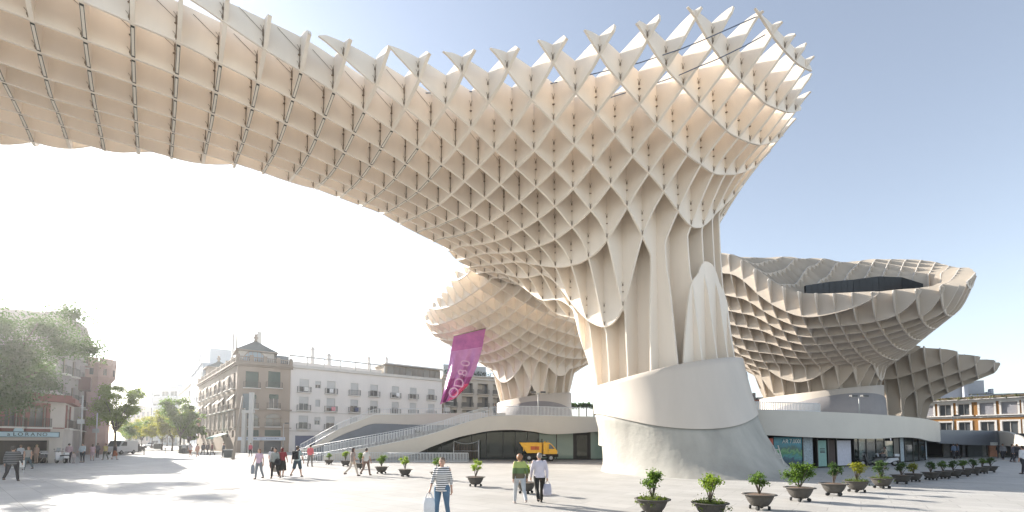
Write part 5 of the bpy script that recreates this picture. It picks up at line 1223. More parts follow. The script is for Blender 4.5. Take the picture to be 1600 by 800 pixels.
MB().add([(-.6, 1.6, 1.235), (.6, 1.6, 1.235), (.55, 1.24, 1.67), (-.55, 1.24, 1.67)], [(0, 1, 2, 3)]).build('windscreen', M_PANE, TK)
prism(MB(), [(-1.9, 1.78), (-1.2, .82), (.22, .82), (.26, 1.78)], -.78, .78).build('tipper_body', MY, TK)
MB().box((.785, -.85, 1.12), (.80, .0, 1.48)).box((-.80, -.85, 1.12), (-.785, .0, 1.48)).build('side_panel', mat('panel_red', (.55, .12, .03), .5), TK)
for yy in (-1.55, -.95, -.3, .15): prism(MB(), [(yy, 1.0), (yy+.05, 1.0), (yy+.05, 1.76), (yy, 1.76)], -.80, .80).build('rib', MY, TK)
MB().box((-.8, -1.92, 1.76), (.8, .28, 1.84)).build('top_rail', MY, TK)
MB().box((-.5, -1.5, .42), (.5, 1.7, .70)).build('chassis', M_RUB, TK); prism(MB(), [(1.55, .4), (1.86, .45), (1.86, .72), (1.55, .72)], -.74, .74).build('bumper', M_RUB, TK)
for sx in (-.55, .55): MB().box((sx-.1, 1.75, .78), (sx+.1, 1.79, .92)).build('headlight', M_WFR, TK)
MB().tube([(-.5, .31, 1.8), (-.5, .31, 2.2), (.5, .31, 2.2), (.5, .31, 1.8)], .03, 6).build('roll_bar', M_RUB, TK); MB().box((.62, .8, 1.95), (.72, .9, 2.0)).lathe([(.07, 0), (.07, .1), (.03, .13)], (0, .6, 1.85), n=8).build('beacon', MY, TK)
for sx in (-.6, .6):
    for yy in (-1.0, 1.15): wheel(TK, (sx, yy, .34), .34)
MB().box((.5, .35, .55), (.62, .6, .68)).build('number_plate', M_WFR, TK)
# scooters
def scooter(label, loc, rz, col, sc=1.0):
    t = thing('scooter', label, 'scooter', tuple(loc), rz, 'parked scooters', sc); m_ = mat('scooter_%d' % len(bpy.data.materials), col, .3, spec=.6)
    for yy in (-.62, .62): wheel(t, (0, yy, .25), .25, .11)
    prism(MB(), [(-.85, .50), (-.8, .68), (-.2, .62), (-.05, .42), (.3, .34), (.3, .26), (-.3, .26), (-.55, .42)], -.17, .17).build('body', m_, t)
    prism(MB(), [(.30, .3), (.38, .3), (.56, 1.0), (.47, 1.02)], -.2, .2).build('leg_shield', m_, t); prism(MB(), [(.4, .52), (.85, .42), (.82, .5), (.5, .62)], -.09, .09).build('front_fender', m_, t)
    prism(MB(), [(-.82, .69), (-.78, .77), (-.15, .74), (-.1, .63), (-.2, .63)], -.15, .15).build('seat', M_RUB, t)
    MB().tube([(0, .62, .25), (0, .5, .95), (0, .45, 1.05)], .03, 6).tube([(-.33, .36, 1.07), (0, .45, 1.05), (.33, .36, 1.07)], .022, 6).build('handlebar', M_RUB, t)
    MB().blob((0, .55, .93), (.1, .07, .09), 8, 5).build('headlight', M_WFR, t); MB().box((-.15, -.9, .78), (.15, -.6, .98)).build('top_box', m_, t)
    for s in (-1, 1): MB().tube([(s*.25, .4, 1.07), (s*.3, .44, 1.25)], .008, 4).blob((s*.3, .44, 1.27), (.06, .015, .04), 6, 4).build('mirror', M_RUB, t)
    MB().add([(-.18, .5, 1.05), (.18, .5, 1.05), (.14, .42, 1.4), (-.14, .42, 1.4)], [(0, 1, 2, 3)]).build('windshield', glassmat('ws', (.4, .45, .5), mixin=.4), t)
    return t
scooter('white scooter parked among the bystanders in front of the bar', G(95, 724), R(70), (.68, .68, .70))
scooter('white scooter with a rider in front of the dark shops', G(1383, 728), R(65), (.62, .63, .66), 1.0)
scooter('grey and white scooter beside the white shop panel', G(1345, 726), R(110), (.45, .46, .5), 1.0)
scooter('dark scooter nearest the rider, right behind the planter', G(1362, 728.5), R(75), (.06, .06, .07), 1.0)
for i, (u, v) in enumerate(((205, 707.5), (209, 706.5), (214, 705.5), (219, 704.5))): scooter('dark motorbike in the row parked left of the street mouth, number counted from the trees', G(u, v), R(80+i*6), (.05, .05, .06)); 
for i, o in enumerate([o for o in COL.objects if o.name.startswith('scooter') and 'number counted' in str(o.get('label', ''))]): o['label'] = ('nearest', 'second', 'third', 'farthest')[i]+' dark motorbike in the row left of the street mouth'
# cars
def car(label, loc, rz, col, van=False):
    t = thing('parked_car', label, 'van' if van else 'car', tuple(loc), rz); m_ = mat('car_%d' % len(bpy.data.materials), col, .3, spec=.6)
    pr = [(-2.1, .35), (-2.15, .8), (-1.8, .95), (-1.4, 1.4), (.2, 1.45), (.95, .98), (2.0, .8), (2.1, .4)] if not van else [(-2.3, .35), (-2.3, 2.0), (1.0, 2.05), (1.7, 1.15), (2.3, .95), (2.35, .4)]
    prism(MB(), pr, -.85, .85).build('body', m_, t)
    gl_ = [(-1.3, 1.0), (-1.2, 1.32), (.1, 1.36), (.7, 1.0)] if not van else [(.2, 1.25), (.2, 1.85), (.95, 1.85), (1.5, 1.25)]
    for x in (-.855, .855): MB().add([(x, *q) for q in gl_], [(0, 1, 2, 3)]).build('side_window', M_PANE, t)
    a, b = (pr[4], pr[5]) if not van else (pr[2], pr[3]); MB().add([(-.7, a[0]+.08, a[1]-.03), (.7, a[0]+.08, a[1]-.03), (.75, b[0]+.02, b[1]+.02), (-.75, b[0]+.02, b[1]+.02)], [(0, 1, 2, 3)]).build('windscreen', M_PANE, t)
    for x in (-.62, .62): MB().box((x-.14, pr[-1][0]-.08, .62), (x+.14, pr[-1][0]+.01, .76)).build('headlight', M_WFR, t)
    for x in (-.76, .76):
        for y in (-1.35, 1.35): wheel(t, (x, y, .32), .32, .2)
    return t
car('silver car driving at the far end of the street', G(237, 699.5), R(200), (.55, .56, .57))
car('white van parked at the kerb behind the yellow-shirted man', AT(191, 66), R(190), (.62, .62, .63), van=True)
car('dark car at the kerb on the left of the street', AT(201, 78), R(185), (.05, .06, .08))
# bins, stroller, ladder
for u, v, lb in ((289, 709, 'dark square bin by the trees at the right kerb'), (247, 702, 'grey container at the far kerb'), (358, 715.5, 'dark bin at the foot of the leaning mast')):
    p = G(u, v); t = thing('litter_bin', lb, 'bin', tuple(p)); s = 1.25 if u != 358 else .9; MB().box((-s*.5, -s*.4, .05), (s*.5, s*.4, s)).build('bin_body', mat('bin_%d' % u, (.09, .10, .10), .6), t); MB().box((-s*.55, -s*.45, s), (s*.55, s*.45, s+.1)).build('lid', M_POLE, t)
p = G(66, 723.5); t = thing('baby_stroller', 'pram with a white and navy hood in front of the bar', 'stroller', tuple(p), R(60)); mn = cm((.06, .07, .10))
prism(MB(), [(-.35, .5), (-.4, .75), (.3, .8), (.4, .6), (.2, .45)], -.22, .22).build('seat', mn, t)
hd = MB()
for k in range(7):
    a0, a1 = math.pi*k/7*.75+.5, math.pi*(k+1)/7*.75+.5
    hd.add([(-.25, -.1+.42*math.cos(a0), .7+.42*math.sin(a0)), (.25, -.1+.42*math.cos(a0), .7+.42*math.sin(a0)), (.25, -.1+.42*math.cos(a1), .7+.42*math.sin(a1)), (-.25, -.1+.42*math.cos(a1), .7+.42*math.sin(a1))], [(0, 1, 2, 3)], k % 2)
hd.build('hood', [cm((.6, .6, .62)), mn], t); MB().tube([(0, .4, .2), (0, -.2, .5), (0, -.6, 1.0)], .015, 5).tube([(-.2, -.6, 1.0), (.2, -.6, 1.0)], .02, 5).build('frame', M_RAIL, t)
for x in (-.22, .22):
    for y in (-.4, .4): wheel(t, (x, y, .12), .12, .04)
p = G(1222, 744); t = thing('metal_ladder', 'pale ladder leaning against the right side of the trunk foot', 'ladder', tuple(p)); A_ = Vector((0, 0, 0)); B_ = Vector((AT(1207, p.y+1).x-p.x, 1.0, 1.75))
for o_ in (0, .3): MB().tube([A_+Vector((o_, 0, 0)), B_+Vector((o_, 0, 0))], .03, 6).build('rail', M_WFR, t)
me = MB().tube([(0, 0, 0), (.3, 0, 0)], .02, 5).mesh('rung', M_WFR)
for k in range(1, 7): link('rung', me, t, loc=tuple(A_.lerp(B_, k/7)))
for i, (u, v) in enumerate(((8, 742), (14, 741))):   # cafe chair at the left edge
    if i: break
    p = G(26, 742); t = thing('cafe_chair', 'white cafe chair behind the striped-shirt man at the left edge', 'chair', tuple(p), R(20))
    MB().box((-.22, -.22, .44), (.22, .22, .47)).build('seat', M_WFR, t); MB().box((-.22, .2, .47), (.22, .23, .85)).build('backrest', M_WFR, t)
    for x in (-.2, .2):
        for y in (-.2, .2): MB().tube([(x, y, 0), (x, y, .44)], .012, 5).build('leg', M_RAIL, t)
# ------------------------------------------------------------------ people
M_SKIN = mat('skin', (.50, .30, .22), .55, var=.06, scale=8); M_SKD = mat('skin_tanned', (.36, .20, .13), .55, var=.06, scale=8)
def zbands(name, stops, stripe=None, rough=.85):
    """cloth coloured in horizontal bands by height: stops = [(z, col)...]; stripe=(period, duty, c1, c2)"""
    m = bpy.data.materials.new(name); m.use_nodes = True; t = m.node_tree; b = t.nodes['Principled BSDF']; b.inputs['Roughness'].default_value = rough
    tc = t.nodes.new('ShaderNodeTexCoord'); sp = t.nodes.new('ShaderNodeSeparateXYZ'); t.links.new(tc.outputs['Object'], sp.inputs[0])
    r = t.nodes.new('ShaderNodeValToRGB'); r.color_ramp.interpolation = 'CONSTANT'
    if stripe:
        per, duty, c1, c2 = stripe; d = t.nodes.new('ShaderNodeMath'); d.operation = 'DIVIDE'; d.inputs[1].default_value = per; t.links.new(sp.outputs['Z'], d.inputs[0])
        f = t.nodes.new('ShaderNodeMath'); f.operation = 'FRACT'; t.links.new(d.outputs[0], f.inputs[0]); t.links.new(f.outputs[0], r.inputs['Fac'])
        r.color_ramp.elements[0].color = (*c1, 1); r.color_ramp.elements[1].position = duty; r.color_ramp.elements[1].color = (*c2, 1)
    else:
        d = t.nodes.new('ShaderNodeMath'); d.operation = 'DIVIDE'; d.inputs[1].default_value = 2.0; t.links.new(sp.outputs['Z'], d.inputs[0]); t.links.new(d.outputs[0], r.inputs['Fac'])
        for i, (z, c) in enumerate(stops):
            e = r.color_ramp.elements[i] if i < 2 else r.color_ramp.elements.new(z/2); e.position = z/2; e.color = (*c, 1)
    t.links.new(r.outputs['Color'], b.inputs['Base Color']); return m
def voxel(o, size, sm=3):
    m = o.modifiers.new('remesh', 'REMESH'); m.mode = 'VOXEL'; m.voxel_size = size; m.use_smooth_shade = True
    if sm: s = o.modifiers.new('smooth', 'SMOOTH'); s.factor = .5; s.iterations = sm
    return o
def cap(m, a, b, ra, rb, n=10):
    """closed rounded limb from a to b"""
    a, b = Vector(a), Vector(b); d = (b-a); L = d.length; d.normalize()
    pts = []; rs = []
    for k in (-1, -.7, 0): pts.append(a+d*ra*k*.98); rs.append(ra*math.sqrt(max(.03, 1-k*k)))
    pts.append(a.lerp(b, .5)); rs.append((ra+rb)/2*1.02)
    for k in (0, .7, 1): pts.append(b+d*rb*k*.98); rs.append(rb*math.sqrt(max(.03, 1-k*k)))
    return m.tube(pts, rs, n)
def ell(m, prof, n=16, M=None):
    """stack of ellipses (cx, cy, z, rx, ry)"""
    rs = []
    for cx, cy, z, rx, ry in prof:
        ring = [Vector((cx+rx*math.cos(2*math.pi*k/n), cy+ry*math.sin(2*math.pi*k/n), z)) for k in range(n)]
        rs.append([M @ p for p in ring] if M is not None else ring)
    return m.rings(rs, True, cap0=True, cap1=True)
def person(label, pos, face, H=1.68, skin=None, top=(.5, .5, .5), topmat=None, bottom=(.05, .05, .06), kind='trousers', sleeve='long', hair=(.08, .05, .03), hairlen=0, stride=.0, arms=(0, 0), elbow=(10, 10), lean=0.0,
           fat=1.0, detail=1, group=None, bag=None, shoe=(.05, .04, .04), female=False, sit=False, topz=None, headturn=0):
    t = thing('person', label, 'person', tuple(pos), face, group); k = H/1.70; sk = skin or M_SKIN; sx = fat
    vox = {0: .032, 1: .02, 2: .0105}[detail]*k
    hipz = .92*k if not sit else .62*k; P = {}
    sh_w = (.175 if female else .20)*k*(.85+.15*fat)
    def leg(side, ph):
        hip = Vector((side*.095*k*sx, 0, hipz)); th = ph*R(26); kb = max(0, -ph)*R(32)+R(4)
        if sit: th, kb = R(78), R(75)
        knee = hip+Vector((side*.01, math.sin(th), -math.cos(th)))*.44*k; a2 = th-kb; ank = knee+Vector((0, math.sin(a2), -math.cos(a2)))*.41*k
        return hip, knee, ank, a2
    lg = {s: leg(s, stride*s) for s in (-1, 1)}
    if not sit:
        low = min(lg[s][2].z for s in lg); dz = .075*k-low
    else: dz = 0
    O = Vector((0, 0, dz)); lg = {s: tuple(v+O if isinstance(v, Vector) else v for v in lg[s]) for s in lg}; hz = hipz+dz
    fw = math.tan(lean)
    def T(z, x=0, y=0): return Vector((x, y+(z-hz)*fw, z))
    shz = hz+.50*k; neckz = hz+.555*k; hc = T(hz+.675*k)+Vector((0, .012, 0))
    ar = {}
    for s, a, e in ((-1, arms[0], elbow[0]), (1, arms[1], elbow[1])):
        S = T(shz-.01, s*sh_w); an = R(a); u = Vector((s*.16, math.sin(an), -math.cos(an))).normalized(); el = S+u*.29*k; an2 = an+R(e); f = Vector((s*.05, math.sin(an2), -math.cos(an2))).normalized(); wr = el+f*.245*k; ar[s] = (S, el, wr, f)
    # body: one surface
    m = MB()
    ell(m, [(0, (z-hz)*fw, z, rx*k*sx, ry*k*sx) for z, rx, ry in ((hz-.10*k, .10, .08), (hz-.02*k, .155, .105), (hz+.10*k, .14, .09), (hz+.22*k, .125, .085), (hz+.36*k, .15, .10), (hz+.47*k, .155, .085), (hz+.525*k, .09, .06))])
    cap(m, T(neckz-.03*k), T(neckz+.05*k)+Vector((0, .01, 0)), .052*k, .048*k)
    m.blob(tuple(hc), (.074*k, .092*k, .112*k), 14, 10); m.blob(tuple(hc+Vector((0, .028*k, -.05*k))), (.052*k, .062*k, .062*k), 10, 8)
    if detail: 
        m.blob(tuple(hc+Vector((0, .097*k, -.012*k))), (.013*k, .02*k, .022*k), 8, 6)
        for s in (-1, 1): m.blob(tuple(hc+Vector((s*.077*k, 0, -.01*k))), (.012*k, .02*k, .03*k), 8, 6)
    for s in (-1, 1):
        S, el, wr, f = ar[s]; cap(m, S, el, .047*k*sx, .038*k*sx**.5); cap(m, el, wr, .038*k, .026*k)
        n_ = Vector((s, 0, 0)); pc = wr+f*.05*k; cap(m, wr, wr+f*.085*k, .027*k, .030*k)
        side = f.cross(n_).normalized()
        for q in range(4):
            b0 = wr+f*.085*k+side*(q-1.5)*.0195*k; c_ = -n_*(.012+.004*q)*k; L = (.068, .078, .073, .056)[q]*k
            if detail == 2: cap(m, b0, b0+f*L*.55+c_*.5, .0098*k, .009*k, 6); cap(m, b0+f*L*.55+c_*.5, b0+f*L+c_*2.0, .009*k, .0075*k, 6)
            elif q in (0, 2): cap(m, b0+side*.008*k, b0+side*.008*k+f*L+c_*1.6, .017*k, .014*k, 6)
        cap(m, wr+f*.03*k+side*-.028*k, wr+f*.075*k+side*-.05*k-n_*.01*k, .012*k, .009*k, 6)
        hip, kn, an_, a2 = lg[s]; cap(m, hip, kn, .085*k*sx, .052*k); cap(m, kn, an_, .055*k, .034*k); cap(m, an_, an_+Vector((0, .12*k, -.035*k)), .034*k, .028*k)
    voxel(m.build('body', sk, t), vox, 2)
    tm = topmat or cm(top)
    # top
    m = MB(); hem = hz-(.02 if kind != 'skirt' else -.06)*k; e = .018*k
    if topz is not None: hem = topz
    ell(m, [(0, (z-hz)*fw-.004, z, rx*k*sx+e, ry*k*sx+e) for z, rx, ry in ((hem, .163, .118), (hz+.10*k, .152 if not female else .14, .108), (hz+.22*k, .142 if not female else .13, .10), (hz+.36*k, .16, .112+(.014 if female else 0)), (hz+.47*k, .165, .092), (hz+.525*k, .10, .07), (hz+.545*k, .06, .055))])
    for s in (-1, 1):
        S, el, wr, f = ar[s]; cap(m, S-Vector((s*.02, 0, 0)), S.lerp(el, {'none': .1, 'short': .62, 'mid': 1, 'long': 1}[sleeve]), .062*k*sx, .052*k)
        if sleeve in ('long', 'mid'): cap(m, el, el.lerp(wr, .93 if sleeve == 'long' else .45), .053*k, .040*k)
    o = voxel(m.build('shirt' if not female else 'top', tm, t), vox*1.05, 2)
    bm_ = bottom if not isinstance(bottom, tuple) else cm(bottom)
    m = MB()
    if kind == 'skirt':
        kl = .50*k; ell(m, [(0, 0, hz+.10*k, .145*k*sx, .105*k*sx), (0, 0, hz, .175*k*sx, .135*k*sx), (0, .01, hz-.2*k, .20*k*sx, .17*k*sx), (0, .01, hz-kl, .22*k*sx, .20*k*sx)]); m.build('skirt', bm_, t)
    else:
        ell(m, [(0, 0, z, rx*k*sx+.014*k, ry*k*sx+.014*k) for z, rx, ry in ((hz-.09*k, .12, .09), (hz, .158, .108), (hz+.09*k, .145, .098))])
        for s in (-1, 1):
            hip, kn, an_, a2 = lg[s]; cap(m, hip, kn if kind == 'trousers' else hip.lerp(kn, .95), .098*k*sx, (.066 if kind == 'trousers' else .09)*k)
            if kind == 'trousers': cap(m, kn, kn.lerp(an_, .93), .066*k, .054*k)
        voxel(m.build('trousers' if kind == 'trousers' else 'shorts', bm_, t), vox*1.05, 2)
    for s in (-1, 1):
        hip, kn, an_, a2 = lg[s]; m = MB(); c = an_+Vector((0, .055*k, -.045*k)); m.blob(tuple(c), (.043*k, .13*k, .038*k), 10, 6); m.build('shoe', cm(shoe), t)
    # hair
    m = MB(); hm_ = cm(hair, rough=.6, var=.35, scale=25)
    m.blob(tuple(hc+Vector((0, -.016*k, .022*k))), (.084*k, .096*k, .105*k), 14, 8, jit=.03 if hairlen < 3 else .09)
    for i in range(len(m.v)):   # hairline: pull the front lower part behind the face
        x, y, z = m.v[i]; ry, rz = (y-hc.y)/k, (z-hc.z)/k
        if ry > .02 and rz < .055: m.v[i] = (x, hc.y+.015*k, z)
    if hairlen == 1: m.blob(tuple(hc+Vector((0, -.04*k, -.06*k))), (.085*k, .065*k, .11*k), 12, 8)
    if hairlen == 2: m.blob(tuple(hc+Vector((0, -.05*k, -.12*k))), (.095*k, .06*k, .19*k), 12, 8, jit=.05)
    if hairlen == 3: m.blob(tuple(hc+Vector((0, -.02*k, .02*k))), (.105*k, .11*k, .115*k), 16, 10, jit=.07)
    if hairlen == 3:
        for i in range(len(m.v)):
            x, y, z = m.v[i]
            if False and (y-hc.y) > .05*k and (z-hc.z) < .05*k: m.v[i] = (x*.9, hc.y+.03*k, z)
    m.build('hair', hm_, t)
    if detail == 2:
        for s in (-1, 1):
            e_ = MB().blob(tuple(hc+Vector((s*.030*k, .083*k, .012*k))), (.011*k, .006*k, .007*k), 8, 6).build('eye', cm((.05, .035, .03)), t); MB().box(tuple(hc+Vector((s*.030*k-.016*k, .082*k, .028*k))), tuple(hc+Vector((s*.030*k+.016*k, .090*k, .033*k)))).build('eyebrow', hm_, t)
        MB().blob(tuple(hc+Vector((0, .088*k, -.048*k))), (.022*k, .007*k, .006*k), 8, 5).build('mouth', cm((.38, .12, .10)), t)
    if headturn: pass
    info = dict(hands={s: ar[s][2]+ar[s][3]*.11*k for s in ar}, hc=hc, k=k, hz=hz, sh=shz)
    return t, info
def hold(name, label, cat, t, info, side, mesh_fn, drop=0.0):
    """an object held in a hand: its own thing, placed at the hand"""
    M = Matrix.Translation(t.location) @ Matrix.Rotation(t.rotation_euler.z, 4, 'Z'); p = M @ info['hands'][side]
    b = thing(name, label, cat, (p.x, p.y, p.z-drop), t.rotation_euler.z); mesh_fn(b); return b
def handbag(col, w, h, d=.10, strap=.3):
    def fn(b):
        m = MB(); rs = []
        for z, f in ((-h-strap, .86), (-h*.9-strap, 1.0), (-h*.4-strap, 1.0), (-strap, .8), (-strap+.01, .6)):
            rs.append([(w/2*f*math.copysign(abs(math.cos(a))**.5, math.cos(a)), d/2*f*math.copysign(abs(math.sin(a))**.5, math.sin(a)), z) for a in [2*math.pi*k/14 for k in range(14)]])
        m.rings(rs, True, cap0=True, cap1=True).build('bag_body', cm(col), b)
        for s in (-1, 1): MB().tube([(-w*.3, s*.02, -strap), (-w*.22, s*.015, -strap*.4), (0, 0, .02), (w*.22, s*.015, -strap*.4), (w*.3, s*.02, -strap)], .008, 5).build('handle', cm(col), b)
    return fn
def at_head(u, vh, H):   # a person whose feet are cut off: stand where the head top has the right height
    U = (CY-vh)*math.cos(PITCH)+F_PX*math.sin(PITCH); Fw = F_PX*math.cos(PITCH)-(CY-vh)*math.sin(PITCH); y = (H-CAMH)/(U/Fw); return Vector(((u-CX)/Fw*y, y, 0))
N_ = math.pi     # facing the camera
# near walkers
p = at_head(691, 715.5, 1.62)
t, I = person('woman in a striped black and white top and jeans walking towards the camera', p, N_-.25, 1.62, topmat=zbands('striped_jersey', None, (.052, .42, (.03, .03, .035), (.72, .70, .68))), bottom=(.09, .16, .24), sleeve='mid', hair=(.16, .12, .09), hairlen=0, stride=.3, arms=(-12, 16), elbow=(8, 14), fat=1.16, detail=2, female=True, shoe=(.3, .3, .3), topz=.80)
hold('shopping_bag', 'white shopping bag in the hand of the striped-top woman', 'bag', t, I, 1, handbag((.65, .66, .68), .30, .36, .08, .14))
p = G(812, 787.5)
t, I = person('older woman in a lime and green banded cardigan walking away', p, .25, 1.62, topmat=zbands('banded_cardigan', [(0, (.12, .10, .06)), (.99, (.11, .17, .07)), (1.17, (.36, .42, .13))]), bottom=(.42, .44, .46), sleeve='long', hair=(.34, .17, .09), hairlen=3, stride=-.65, arms=(-14, -20), elbow=(18, 22), fat=1.15, detail=2, female=True, shoe=(.35, .30, .28), topz=.83)
p = G(843, 787)
t, I = person('grey-haired man in a pale shirt and black trousers walking away', p, .1, 1.68, top=(.58, .54, .60), bottom=(.02, .018, .015), sleeve='long', hair=(.28, .25, .23), stride=.8, arms=(12, -6), elbow=(12, 16), fat=1.08, detail=2, shoe=(.02, .02, .02))
hold('plastic_bag', 'pale plastic carrier bag in the right hand of the grey-haired man', 'bag', t, I, 1, handbag((.50, .48, .55), .28, .36, .10, .10))
# group of friends
t, I = person('woman in a pale pink top and grey trousers carrying a cardigan', G(404, 748.5), N_-.1, 1.60, top=(.60, .42, .50), bottom=(.22, .23, .25), sleeve='short', hair=(.20, .06, .03), hairlen=1, stride=.4, arms=(-8, 6), elbow=(10, 20), female=True, detail=1)
hold('folded_cardigan', 'grey cardigan hanging from the arm of the pink-topped woman', 'cardigan', t, I, 1, handbag((.25, .26, .29), .2, .45, .1, .02))
t, I = person('woman with long dark hair in a white top, seen from behind', G(425, 742.5), .1, 1.66, top=(.55, .52, .55), bottom=(.10, .04, .04), kind='shorts', sleeve='short', hair=(.03, .02, .018), hairlen=2, stride=-.5, arms=(8, -8), female=True)
hold('tote_bag', 'patterned tote bag by the knee of the long-haired woman', 'bag', t, I, 1, handbag((.4, .38, .34), .3, .3, .1, .25))
t, I = person('woman in a grey jacket with a black shoulder bag, facing the camera', G(429, 747), N_+.1, 1.64, top=(.28, .30, .28), bottom=(.015, .015, .015), sleeve='long', hair=(.04, .025, .02), hairlen=1, stride=.5, arms=(10, -4), elbow=(14, 30), female=True)
hold('shoulder_bag', 'large black bag on the hip of the grey-jacketed woman', 'bag', t, I, -1, handbag((.01, .01, .015), .34, .32, .14, .04), drop=-.30)
t, I = person('red-haired woman in a dark red top and black skirt', G(440, 746.5), .3, 1.66, top=(.26, .03, .04), bottom=(.02, .02, .018), kind='skirt', sleeve='short', hair=(.16, .02, .015), hairlen=1, stride=-.5, arms=(-10, 14), elbow=(10, 30), female=True, fat=1.08)
t, I = person('young man in shorts with a black backpack walking away', G(464, 745.5), -.1, 1.76, top=(.35, .42, .42), bottom=(.05, .08, .10), kind='shorts', sleeve='short', hair=(.07, .045, .03), stride=.7, arms=(-16, 10), elbow=(14, 10))
M = Matrix.Translation(t.location) @ Matrix.Rotation(t.rotation_euler.z, 4, 'Z'); q = M @ Vector((0, -.21, I['sh']-.2)); b = thing('backpack', 'black backpack on the young man in shorts', 'backpack', tuple(q), t.rotation_euler.z)
voxel(MB().box((-.15, -.09, -.24), (.15, .09, .22)).box((-.11, -.13, -.2), (.11, -.05, .02)).build('sack', cm((.015, .015, .018)), b), .02, 6)
for s in (-1, 1): MB().tube([(s*.10, .08, .2), (s*.11, .14, .26), (s*.12, .30, .18), (s*.12, .30, -.05), (s*.13, .1, -.2)], .02, 6).build('strap', cm((.015, .015, .018)), b)
person('man in a salmon pink shirt and grey trousers walking away', G(484.5, 729), -.1, 1.70, top=(.62, .14, .16), bottom=(.20, .18, .17), sleeve='mid', hair=(.02, .015, .012), stride=.3, arms=(6, -6))
person('woman with dark hair in a taupe top and cream trousers walking right', G(551, 744), -.7, 1.66, top=(.30, .24, .21), bottom=(.58, .50, .42), sleeve='short', hair=(.05, .025, .02), hairlen=1, stride=.8, arms=(10, -12), elbow=(60, 12), female=True)
person('dark-haired person in a white top and brown trousers beside the taupe-topped woman', G(572, 743), -.3, 1.62, top=(.60, .58, .54), bottom=(.20, .13, .10), sleeve='short', hair=(.02, .015, .015), stride=.7, arms=(-10, 10), female=True)
# in front of the corner house
person('person in a red top standing by the shops of the corner house', G(391, 713.5), N_, 1.7, top=(.42, .07, .12), bottom=(.02, .02, .025), hair=(.03, .02, .02), stride=.3, detail=0, arms=(10, -10))
person('dark-dressed person by the bin under the green awning', G(349, 715), N_-.5, 1.72, top=(.10, .11, .13), bottom=(.02, .02, .03), detail=0, stride=.3)
person('man in a pale top and rust shorts walking left of the corner house', G(297, 714.5), 1.2, 1.72, top=(.42, .40, .42), bottom=(.26, .12, .08), kind='shorts', detail=0, stride=.8, sleeve='short')
person('woman in peach clothes walking next to the man in rust shorts', G(308, 714.5), 1.2, 1.66, top=(.50, .30, .24), bottom=(.45, .28, .22), detail=0, stride=.8, female=True)
for i, (u, v, c) in enumerate(((317, 711, (.06, .06, .08)), (324, 710.5, (.12, .1, .1)), (331, 711.5, (.20, .08, .08)), (287, 710, (.4, .4, .4)))):
    person(('dark-clad walker', 'brown-clad walker', 'maroon-clad walker', 'light-clad walker')[i]+' among the passers-by left of the corner house awning', G(u, v), i*1.3, 1.68, top=c, bottom=(.04, .04, .05), detail=0, stride=.5)
# left edge
p = G(18, 752.5)
t, I = person('man in a dark grey striped sweater and black trousers at the left edge', p, .5, 1.78, topmat=zbands('grey_striped_sweater', None, (.115, .55, (.035, .037, .042), (.14, .145, .15))), bottom=(.02, .02, .025), hair=(.03, .025, .02), stride=.7, arms=(-10, 10), elbow=(20, 20), fat=1.25, detail=1, topz=.86)
ppl = [((43, 734), N_+.2, 'woman in a light grey vest and jeans walking towards the plaza', dict(H=1.62, top=(.33, .31, .29), bottom=(.07, .11, .13), sleeve='none', hair=(.3, .18, .1), hairlen=1, female=True, stride=.5)),
 ((31, 728), .4, 'pale-topped woman half hidden behind the striped-sweater man', dict(H=1.68, top=(.42, .44, .48), bottom=(.05, .05, .06), sleeve='short', hair=(.2, .12, .07), female=True)),
 ((56, 724), N_, 'blonde woman in peach behind the pram', dict(H=1.66, top=(.50, .33, .27), bottom=(.4, .28, .22), sleeve='short', hair=(.5, .38, .22), hairlen=1, female=True)),
 ((73, 722), N_+.5, 'dark-clad person leaning behind the pram', dict(H=1.62, top=(.02, .035, .035), bottom=(.02, .02, .03), hair=(.25, .05, .03), lean=.1)),
 ((95, 720.5), N_, 'person in white behind the white scooter', dict(H=1.72, top=(.50, .50, .52), bottom=(.03, .03, .04), hair=(.03, .02, .02))),
 ((107, 723), .3, 'man in a light pink shirt behind a small child', dict(H=1.76, top=(.45, .32, .36), bottom=(.03, .02, .03), hair=(.06, .04, .03), sleeve='mid')),
 ((114.5, 723.5), .2, 'small child in pale clothes beside the pink-shirted man', dict(H=.98, top=(.5, .42, .42), bottom=(.4, .36, .36), hair=(.3, .2, .12), fat=1.1)),
 ((128.5, 722.5), N_, 'man in a light blue shirt standing with legs apart', dict(H=1.78, top=(.40, .48, .55), bottom=(.03, .035, .05), sleeve='mid', hair=(.08, .06, .05), fat=1.2, arms=(10, 14), elbow=(30, 20))),
 ((144, 719.5), .5, 'woman in a pink and white top and light shorts', dict(H=1.64, top=(.55, .38, .44), bottom=(.45, .33, .36), kind='shorts', sleeve='short', hair=(.1, .06, .04), hairlen=1, female=True)),
 ((164, 718.5), N_, 'man in a pale yellow shirt and grey-green trousers', dict(H=1.70, top=(.50, .42, .16), bottom=(.11, .12, .10), sleeve='short', hair=(.05, .04, .03), stride=.4)),
 ((179.5, 718), -.4, 'woman in a dark top and rust skirt with a scarf', dict(H=1.66, top=(.05, .03, .04), bottom=(.34, .10, .04), kind='skirt', hair=(.05, .03, .02), hairlen=1, female=True, stride=.4)),
 ((84, 719), N_, 'person in red near the bar terrace', dict(H=1.7, top=(.3, .1, .09), bottom=(.04, .04, .05), hair=(.05, .03, .02))),
 ((152, 715), 0, 'dark figure passing behind the pink-topped woman', dict(H=1.7, top=(.12, .10, .12), bottom=(.04, .04, .05))),
 ((215, 707), .4, 'far dark figure at the street mouth', dict(H=1.7, top=(.05, .05, .06), bottom=(.04, .04, .05), stride=.5))]
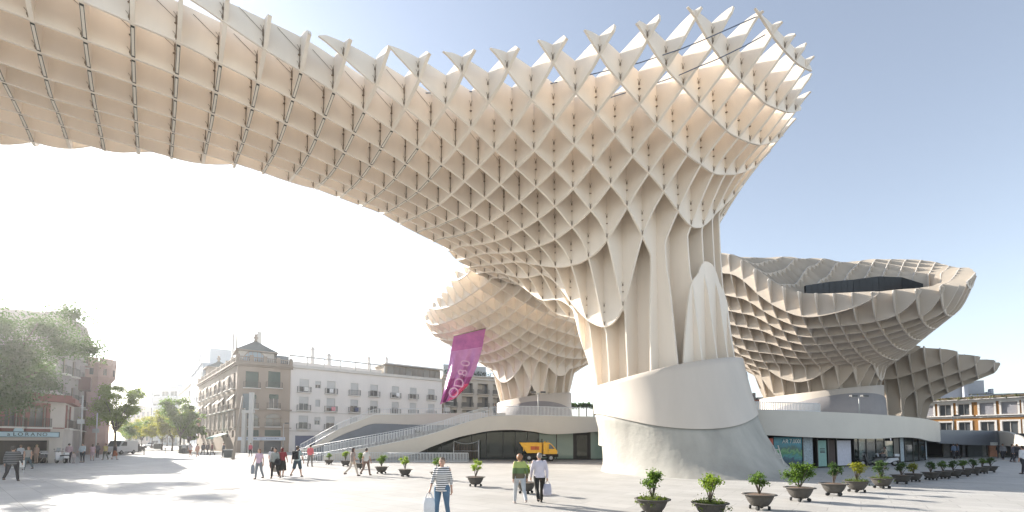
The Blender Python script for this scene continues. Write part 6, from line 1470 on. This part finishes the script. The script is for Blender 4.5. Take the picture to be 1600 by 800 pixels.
for uv, f, lb, kw in ppl: person(lb, G(*uv), f, detail=0, **kw)
# right side
p = G(1384, 727.5); person('man in a beige shirt sitting on the white scooter', p+Vector((0, 0, .12)), R(65), 1.72, top=(.40, .34, .26), bottom=(.03, .03, .035), sleeve='short', hair=(.03, .02, .02), sit=True, arms=(30, 30), elbow=(50, 50), detail=0)
person('person in a loose white top cut by the right edge of the picture', G(1600, 741), .2, 1.72, top=(.66, .66, .68), bottom=(.04, .04, .05), sleeve='mid', hair=(.05, .04, .03), stride=.4, fat=1.15, detail=1)
for i, (u, v) in enumerate(((1491, 717), (1497, 716.5), (1562, 716), (1568, 718), (1583, 722), (1590, 720))):
    person(('blue-shirted figure', 'second blue-shirted figure', 'figure beside the orange panel', 'figure in grey', 'dark figure nearest the right edge', 'rearmost dark figure')[i]+' in the shade under the far fascia', G(u, v), i*.9, 1.68, top=((.10, .14, .22), (.10, .13, .2), (.05, .05, .05), (.2, .2, .22), (.06, .06, .08), (.05, .05, .06))[i], bottom=(.03, .03, .04), detail=0, stride=.3)
# on the podium
def on_deck(lb, u, y, vfeet, f, **kw): person(lb, AT(u, y, HZ(vfeet, y)), f, detail=0, **kw)
on_deck('dark figure standing on the edge of the trunk shell against the sky', 1164.5, 33.5, 611, N_, H=1.72, top=(.03, .03, .035), bottom=(.02, .02, .03))
on_deck('person at the railing left of the middle stem', 773, 50, 654, .4, H=1.7, top=(.12, .12, .13), bottom=(.04, .04, .05))
# ------------------------------------------------------------------ air
hz = MB().box((-330, -60, -1.0), (330, 420, 60.0)).build('haze', [], kind='stuff')
hm = bpy.data.materials.new('haze_air'); hm.use_nodes = True; ht = hm.node_tree; ht.nodes.clear()
ho = ht.nodes.new('ShaderNodeOutputMaterial'); hv = ht.nodes.new('ShaderNodeVolumePrincipled')
hv.inputs['Color'].default_value = (0.97, 0.98, 1.0, 1); hv.inputs['Density'].default_value = 0.00055; hv.inputs['Anisotropy'].default_value = 0.78
ht.links.new(hv.outputs[0], ho.inputs['Volume']); hz.data.materials.append(hm)
